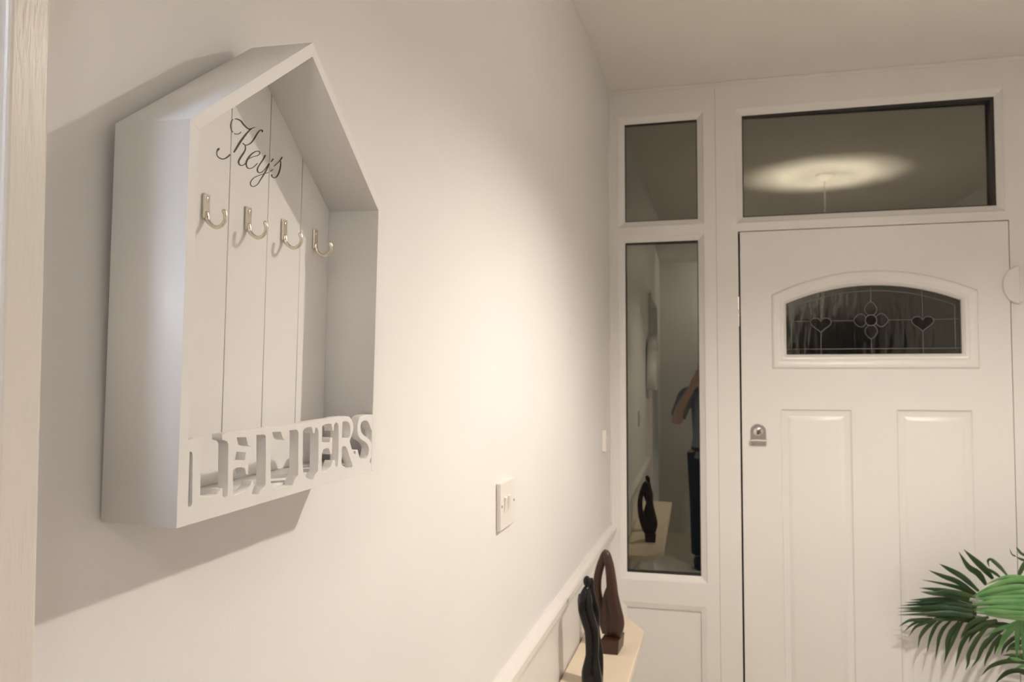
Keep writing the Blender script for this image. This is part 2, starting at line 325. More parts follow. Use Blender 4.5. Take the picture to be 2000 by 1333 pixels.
LETTER_STROKES = [[[[0.11037,0.2825],[0.11007,0.28245],[0.10962,0.28239],[0.10876,0.28207],[0.10803,0.28151],[0.10758,0.28086],[0.10724,0.28013],[0.10698,0.27936],[0.10681,0.27864],[0.10672,0.27797],[0.10668,0.27729],[0.10675,0.27662],[0.10701,0.27603],[0.10745,0.27551],[0.10805,0.27504],[0.10882,0.27465],[0.10979,0.27437],[0.11101,0.2742],[0.11246,0.27412],[0.11401,0.27417],[0.11557,0.27441],[0.11706,0.27488],[0.11849,0.27552],[0.11986,0.27627],[0.12117,0.27705],[0.12245,0.27791],[0.12366,0.27884],[0.12483,0.27977],[0.12599,0.28069]],[[0.11064,0.2812],[0.11021,0.28101],[0.10992,0.28089],[0.11003,0.28092],[0.10998,0.2809],[0.10953,0.28055],[0.10887,0.27999],[0.10823,0.27936],[0.10779,0.27873],[0.10758,0.27812],[0.10752,0.2775],[0.10762,0.27692],[0.10786,0.27641],[0.10826,0.27596],[0.1088,0.27556],[0.10949,0.27524],[0.11036,0.27502],[0.11149,0.27491],[0.11285,0.27488],[0.11426,0.27498],[0.11553,0.27522],[0.11667,0.27564],[0.11782,0.27623],[0.119,0.27694],[0.12015,0.2777],[0.12125,0.2785],[0.12232,0.27938],[0.12341,0.28033],[0.12453,0.28127]]],[[[0.13092,0.28391],[0.13197,0.28514],[0.13299,0.28635],[0.13405,0.2876],[0.1352,0.28899],[0.13643,0.29056],[0.13772,0.29225],[0.13906,0.29398],[0.14045,0.2957],[0.14194,0.29745],[0.14353,0.29926],[0.14512,0.30105],[0.14661,0.3027],[0.14797,0.30422],[0.14926,0.30563],[0.15048,0.30693],[0.15165,0.30812],[0.15276,0.30917],[0.15378,0.3101],[0.15478,0.31091],[0.15579,0.31165],[0.15685,0.31228],[0.15794,0.31282],[0.15908,0.31333],[0.16023,0.31388]],[[0.12942,0.28406],[0.13026,0.2853],[0.13107,0.28653],[0.13194,0.2878],[0.13292,0.28919],[0.13403,0.29075],[0.13526,0.29245],[0.13659,0.29422],[0.13802,0.29599],[0.13959,0.29779],[0.14129,0.29962],[0.143,0.30141],[0.14463,0.30306],[0.14617,0.30456],[0.14766,0.30596],[0.1491,0.30726],[0.15047,0.30843],[0.15173,0.30948],[0.15291,0.31042],[0.15407,0.31125],[0.15525,0.31202],[0.15648,0.31268],[0.15768,0.31322],[0.15886,0.31371],[0.16002,0.31421]]],[[[0.13965,0.30431],[0.13883,0.30366],[0.13803,0.303],[0.13725,0.30241],[0.13644,0.30192],[0.13549,0.30148],[0.1344,0.30107],[0.13331,0.30073],[0.13238,0.30047],[0.13169,0.30035],[0.13108,0.30031],[0.13046,0.30032],[0.12979,0.3003]],[[0.14012,0.30415],[0.13939,0.30348],[0.13867,0.30279],[0.13787,0.30209],[0.13692,0.30145],[0.13578,0.30091],[0.13456,0.30045],[0.13337,0.30008],[0.13231,0.29981],[0.13142,0.29967],[0.13068,0.29967],[0.13007,0.29971],[0.12945,0.29974]]],[[[0.12823,0.30057],[0.12751,0.30104],[0.12676,0.3015],[0.12608,0.30197],[0.12556,0.3025],[0.12517,0.30313],[0.12489,0.30383],[0.12472,0.30458],[0.12467,0.30536],[0.12478,0.3062],[0.12502,0.30711],[0.12536,0.30801],[0.12574,0.3088],[0.12618,0.30945],[0.12671,0.31002],[0.12729,0.3106],[0.12788,0.3112]],[[0.12771,0.30021],[0.12694,0.30065],[0.12614,0.30107],[0.12538,0.30154],[0.12477,0.3021],[0.12434,0.30277],[0.12404,0.30352],[0.12387,0.30431],[0.12383,0.30514],[0.12394,0.30604],[0.12419,0.30699],[0.12454,0.30793],[0.12496,0.30878],[0.12548,0.30952],[0.12609,0.31016],[0.12671,0.31074],[0.1273,0.31133]]],[[[0.1298,0.31186],[0.13051,0.31212],[0.13116,0.31237],[0.13178,0.31257],[0.13259,0.31271],[0.13375,0.31281],[0.13511,0.31288],[0.1365,0.31286],[0.13773,0.31272],[0.13881,0.31238],[0.13989,0.31186],[0.141,0.31129],[0.14217,0.31078],[0.1434,0.31039],[0.14464,0.31004],[0.14585,0.30974],[0.14698,0.30952],[0.14794,0.30936],[0.14883,0.30926],[0.14978,0.30925],[0.15087,0.3094],[0.15208,0.30973],[0.1533,0.3102],[0.15448,0.3107],[0.15564,0.31117]],[[0.12963,0.31246],[0.1303,0.31272],[0.13097,0.31302],[0.13182,0.31332],[0.13286,0.31355],[0.13416,0.31373],[0.13567,0.31389],[0.13727,0.31396],[0.13881,0.31385],[0.14016,0.31349],[0.14137,0.31296],[0.14248,0.31239],[0.14358,0.31192],[0.14472,0.31153],[0.14588,0.31115],[0.147,0.31083],[0.14803,0.31058],[0.14892,0.3104],[0.14965,0.31029],[0.15033,0.31025],[0.15108,0.31031],[0.15199,0.31052],[0.15307,0.31087],[0.15426,0.3113],[0.15545,0.31171]]],[[[0.17261,0.31337],[0.17247,0.31375],[0.17237,0.3142],[0.17214,0.31468],[0.17143,0.31496],[0.17043,0.31485],[0.1694,0.31454],[0.16832,0.31407],[0.16727,0.31346],[0.16629,0.31273],[0.16531,0.31187],[0.1643,0.31089],[0.16325,0.30978],[0.16213,0.30848],[0.16095,0.30702],[0.15978,0.30553],[0.15865,0.30414],[0.15756,0.30283],[0.15649,0.30155],[0.15544,0.30036],[0.15442,0.29933],[0.15341,0.29845],[0.1524,0.29768],[0.15138,0.297],[0.15033,0.29641],[0.14926,0.29589],[0.14819,0.29546],[0.14718,0.29516],[0.14625,0.29499],[0.14535,0.29499],[0.1444,0.29516],[0.1434,0.2954],[0.14239,0.29561]],[[0.17044,0.31267],[0.17043,0.31312],[0.17045,0.31358],[0.17045,0.31385],[0.17048,0.31391],[0.1702,0.31392],[0.16955,0.31379],[0.16875,0.31352],[0.16795,0.31308],[0.16718,0.31247],[0.16639,0.31167],[0.16555,0.31072],[0.16465,0.30964],[0.16365,0.30838],[0.16259,0.30693],[0.16147,0.30542],[0.16035,0.30399],[0.15922,0.30265],[0.15808,0.30134],[0.15691,0.3001],[0.15571,0.29898],[0.15448,0.29801],[0.15325,0.29719],[0.15203,0.29648],[0.15083,0.29586],[0.14963,0.2953],[0.14841,0.29481],[0.14716,0.29442],[0.14591,0.2942],[0.14473,0.29424],[0.14368,0.29446],[0.14271,0.29475],[0.14175,0.29499]]],[[[0.1454,0.29451],[0.14558,0.29363],[0.14581,0.29277],[0.14593,0.29192],[0.14583,0.29109],[0.14545,0.29026],[0.14487,0.28938],[0.14412,0.28843],[0.14329,0.28738],[0.1423,0.2862],[0.14116,0.28491],[0.13999,0.2836],[0.13898,0.28237],[0.13812,0.28127],[0.13732,0.28021],[0.13668,0.27917],[0.13633,0.27818],[0.13637,0.27729],[0.13673,0.27652],[0.13732,0.2759],[0.13808,0.27547],[0.13906,0.27525],[0.14021,0.27522],[0.14145,0.27538],[0.14268,0.27571],[0.14389,0.27623],[0.1451,0.27693],[0.14628,0.27774],[0.14735,0.27862],[0.14827,0.2796],[0.14907,0.28067],[0.14981,0.28175],[0.15058,0.28282]],[[0.14629,0.29482],[0.14664,0.29401],[0.14704,0.29319],[0.14735,0.29232],[0.14739,0.29136],[0.1471,0.29035],[0.14658,0.28934],[0.14591,0.2883],[0.14514,0.28721],[0.14418,0.28597],[0.14306,0.28463],[0.14194,0.28333],[0.14099,0.28215],[0.14015,0.28107],[0.13939,0.28007],[0.13882,0.27921],[0.1385,0.27851],[0.13842,0.27786],[0.13854,0.27723],[0.13883,0.2767],[0.13924,0.27634],[0.13982,0.27613],[0.14063,0.27604],[0.14155,0.2761],[0.14247,0.27631],[0.14344,0.2767],[0.14452,0.2773],[0.14559,0.27804],[0.14657,0.27883],[0.14743,0.27972],[0.14821,0.28073],[0.14898,0.28181],[0.14977,0.28287]]],[[[0.15046,0.28271],[0.15108,0.28316],[0.15164,0.28358],[0.15228,0.28402],[0.15318,0.28456],[0.15449,0.28528],[0.15609,0.28611],[0.15779,0.28696],[0.15938,0.28772],[0.16089,0.28835],[0.16242,0.28891],[0.16392,0.28947],[0.16528,0.29008],[0.16649,0.29077],[0.16758,0.29149],[0.16847,0.29221],[0.16907,0.2929],[0.16928,0.29355],[0.16912,0.29412],[0.16867,0.29456],[0.16799,0.29482],[0.16709,0.29488],[0.16602,0.29478],[0.16481,0.29452],[0.16351,0.29411],[0.16209,0.29352],[0.16054,0.29278],[0.15893,0.2919],[0.15739,0.29095],[0.15589,0.28989],[0.1544,0.28872],[0.15298,0.28749],[0.15169,0.28626],[0.15051,0.28498],[0.1494,0.28365],[0.14847,0.28234],[0.1478,0.28114],[0.14747,0.28006],[0.14742,0.27911],[0.14759,0.27827],[0.1479,0.27754],[0.14834,0.27686],[0.14896,0.27624],[0.14978,0.27576],[0.15083,0.2755],[0.15213,0.27554],[0.15359,0.2758],[0.15508,0.27621],[0.15648,0.27672],[0.15775,0.27732],[0.15894,0.27803],[0.16008,0.27881],[0.16122,0.27963],[0.16237,0.28053],[0.16351,0.28151],[0.16464,0.28251],[0.16577,0.2835]],[[0.14988,0.28298],[0.15049,0.28342],[0.15106,0.28385],[0.15176,0.28434],[0.15273,0.28492],[0.15407,0.28566],[0.15569,0.2865],[0.15741,0.28737],[0.15906,0.28815],[0.16063,0.28882],[0.16219,0.28941],[0.16361,0.28996],[0.16481,0.29052],[0.16587,0.29115],[0.16683,0.2918],[0.16756,0.29241],[0.16796,0.29289],[0.16805,0.29326],[0.16791,0.29361],[0.16759,0.29388],[0.16718,0.29403],[0.16661,0.29409],[0.16581,0.29404],[0.16485,0.29386],[0.16378,0.29351],[0.16255,0.29296],[0.16116,0.29222],[0.15974,0.29137],[0.15839,0.29044],[0.15707,0.28943],[0.15575,0.2883],[0.1545,0.28712],[0.15337,0.28595],[0.15233,0.28475],[0.15137,0.28349],[0.15055,0.28229],[0.14997,0.28125],[0.14962,0.28036],[0.14944,0.27955],[0.14942,0.27881],[0.14955,0.27813],[0.14982,0.2775],[0.15024,0.27693],[0.15079,0.2765],[0.15145,0.27628],[0.15236,0.27628],[0.15358,0.27649],[0.1549,0.27685],[0.15613,0.27728],[0.15722,0.27778],[0.1583,0.27841],[0.15939,0.27913],[0.16051,0.27992],[0.16163,0.28078],[0.16277,0.28173],[0.16391,0.28272],[0.16507,0.2837]]],[[[0.17644,0.29385],[0.17554,0.29258],[0.17465,0.29131],[0.17375,0.29005],[0.1728,0.28879],[0.17174,0.28748],[0.17061,0.28612],[0.16947,0.28479],[0.16844,0.28354],[0.16745,0.28238],[0.16649,0.28128],[0.16565,0.28024],[0.16505,0.27925],[0.16475,0.27834],[0.16469,0.27752],[0.16488,0.27681],[0.16532,0.27624],[0.16606,0.27582],[0.16705,0.27557],[0.16822,0.27551],[0.16949,0.27568],[0.17077,0.27613],[0.17205,0.27677],[0.17333,0.27754],[0.17458,0.27839],[0.17578,0.27934],[0.17696,0.2804],[0.17814,0.28153],[0.17937,0.28268],[0.18066,0.28387],[0.18201,0.28512],[0.18337,0.2864],[0.18473,0.28766]],[[0.17842,0.29377],[0.17746,0.29249],[0.17652,0.29122],[0.17554,0.28994],[0.17448,0.28864],[0.17328,0.28729],[0.172,0.28594],[0.17075,0.28462],[0.16967,0.2834],[0.16872,0.28225],[0.16788,0.28116],[0.16721,0.28019],[0.16676,0.27935],[0.16652,0.27861],[0.16645,0.27794],[0.16655,0.2774],[0.1668,0.27699],[0.16724,0.27669],[0.1679,0.27646],[0.16867,0.27636],[0.16945,0.27643],[0.17036,0.27671],[0.17147,0.27723],[0.17267,0.27791],[0.17385,0.27869],[0.175,0.27957],[0.17616,0.28059],[0.17732,0.2817],[0.17848,0.28286],[0.17964,0.28406],[0.18079,0.28533],[0.18194,0.28664],[0.1831,0.28793]]],[[[0.18281,0.28738],[0.18192,0.28596],[0.18106,0.28455],[0.18017,0.28314],[0.17923,0.28173],[0.17818,0.28029],[0.17705,0.2788],[0.17589,0.27732],[0.17475,0.27586],[0.17367,0.27444],[0.1726,0.27305],[0.17153,0.27168],[0.17044,0.27033],[0.16938,0.26897],[0.16835,0.26764],[0.16728,0.26639],[0.16608,0.26529],[0.16462,0.26425],[0.16298,0.26327],[0.16138,0.26249],[0.16006,0.26202],[0.15897,0.2619],[0.15792,0.26204],[0.15705,0.26235],[0.15647,0.26275],[0.15619,0.26324],[0.15613,0.26391],[0.15634,0.2647],[0.15683,0.26557],[0.15765,0.26657],[0.1588,0.2677],[0.16018,0.26885],[0.16172,0.26993],[0.16349,0.27094],[0.16555,0.27194],[0.16771,0.27291],[0.16976,0.27382],[0.17165,0.27466],[0.17347,0.27543],[0.17523,0.27616],[0.17692,0.27685],[0.17852,0.27749],[0.18003,0.27808],[0.18151,0.27865],[0.18302,0.27924]],[[0.18456,0.28741],[0.18377,0.28599],[0.18301,0.28457],[0.18219,0.28313],[0.18125,0.28166],[0.18014,0.28016],[0.17894,0.27864],[0.17769,0.27714],[0.17646,0.27569],[0.17524,0.27427],[0.17401,0.27288],[0.17279,0.27152],[0.17159,0.27019],[0.17046,0.26886],[0.16935,0.26751],[0.16818,0.26621],[0.16685,0.26502],[0.16526,0.26391],[0.16352,0.26287],[0.16176,0.26201],[0.16014,0.26144],[0.15863,0.26125],[0.15728,0.26139],[0.15618,0.26175],[0.15542,0.26226],[0.15506,0.26292],[0.15503,0.26374],[0.15531,0.26466],[0.15589,0.26564],[0.15679,0.26672],[0.15799,0.26792],[0.15945,0.26914],[0.16109,0.27029],[0.163,0.27137],[0.16515,0.27239],[0.16735,0.27335],[0.16941,0.27425],[0.1713,0.27509],[0.17314,0.27587],[0.17491,0.27661],[0.17661,0.2773],[0.17822,0.27795],[0.17974,0.27855],[0.18122,0.27912],[0.18273,0.27971]]],[[[0.18983,0.2941],[0.18942,0.29365],[0.18901,0.2932],[0.1886,0.29274],[0.18818,0.29226],[0.18777,0.29175],[0.18736,0.29122],[0.18695,0.2907],[0.18654,0.29017]],[[0.19131,0.29391],[0.19088,0.29345],[0.19045,0.29301],[0.19002,0.29256],[0.18957,0.29209],[0.1891,0.2916],[0.18861,0.29109],[0.18811,0.29057],[0.18761,0.29006]]],[[[0.20468,0.29937],[0.2042,0.29877],[0.20373,0.29821],[0.20326,0.29764],[0.20273,0.29702],[0.20207,0.29626],[0.20133,0.2954],[0.20052,0.29451],[0.19966,0.29366],[0.19875,0.29287],[0.19777,0.2921],[0.19675,0.29133],[0.19573,0.29056],[0.19471,0.28977],[0.19368,0.28899],[0.19265,0.28821],[0.19163,0.28744]],[[0.20602,0.29937],[0.20572,0.29879],[0.20546,0.29821],[0.2051,0.29757],[0.20452,0.29684],[0.20368,0.29603],[0.20268,0.29516],[0.2016,0.29429],[0.20055,0.29344],[0.19953,0.29264],[0.1985,0.29186],[0.19747,0.29108],[0.19644,0.29031],[0.19542,0.28953],[0.19439,0.28875],[0.19336,0.28797],[0.19234,0.28719]]],[[[0.20228,0.29481],[0.20224,0.29366],[0.20223,0.29255],[0.20217,0.2914],[0.20196,0.29016],[0.20159,0.28871],[0.2011,0.28712],[0.20051,0.28554],[0.19986,0.28408],[0.19912,0.28274],[0.19829,0.28144],[0.19741,0.28029],[0.19652,0.27935],[0.19558,0.27861],[0.19457,0.278],[0.19355,0.27755],[0.19266,0.27729],[0.19178,0.27725],[0.1908,0.2774],[0.18993,0.27768],[0.18941,0.27797],[0.18937,0.27818],[0.18958,0.27841],[0.18992,0.27878],[0.19022,0.2792]],[[0.20359,0.29513],[0.20373,0.29403],[0.2039,0.29295],[0.204,0.29179],[0.20392,0.2905],[0.20364,0.289],[0.20321,0.28738],[0.20265,0.28573],[0.20197,0.28419],[0.20116,0.28275],[0.20021,0.28136],[0.19916,0.28009],[0.198,0.27898],[0.19669,0.27806],[0.19528,0.27734],[0.19387,0.27681],[0.1925,0.27649],[0.19118,0.27646],[0.18999,0.27667],[0.18898,0.27699],[0.18822,0.27732],[0.18779,0.27773],[0.18773,0.27823],[0.18778,0.27864],[0.18775,0.27897]]],[[[0.19055,0.28442],[0.18993,0.28404],[0.18931,0.28366],[0.18868,0.28327],[0.18808,0.28288],[0.18752,0.2825],[0.18699,0.28213],[0.18649,0.28176],[0.18598,0.28139]],[[0.19119,0.28404],[0.19055,0.28367],[0.18991,0.2833],[0.18928,0.28294],[0.1887,0.28258],[0.18817,0.28222],[0.18766,0.28186],[0.18716,0.28149],[0.18665,0.28112]]]]
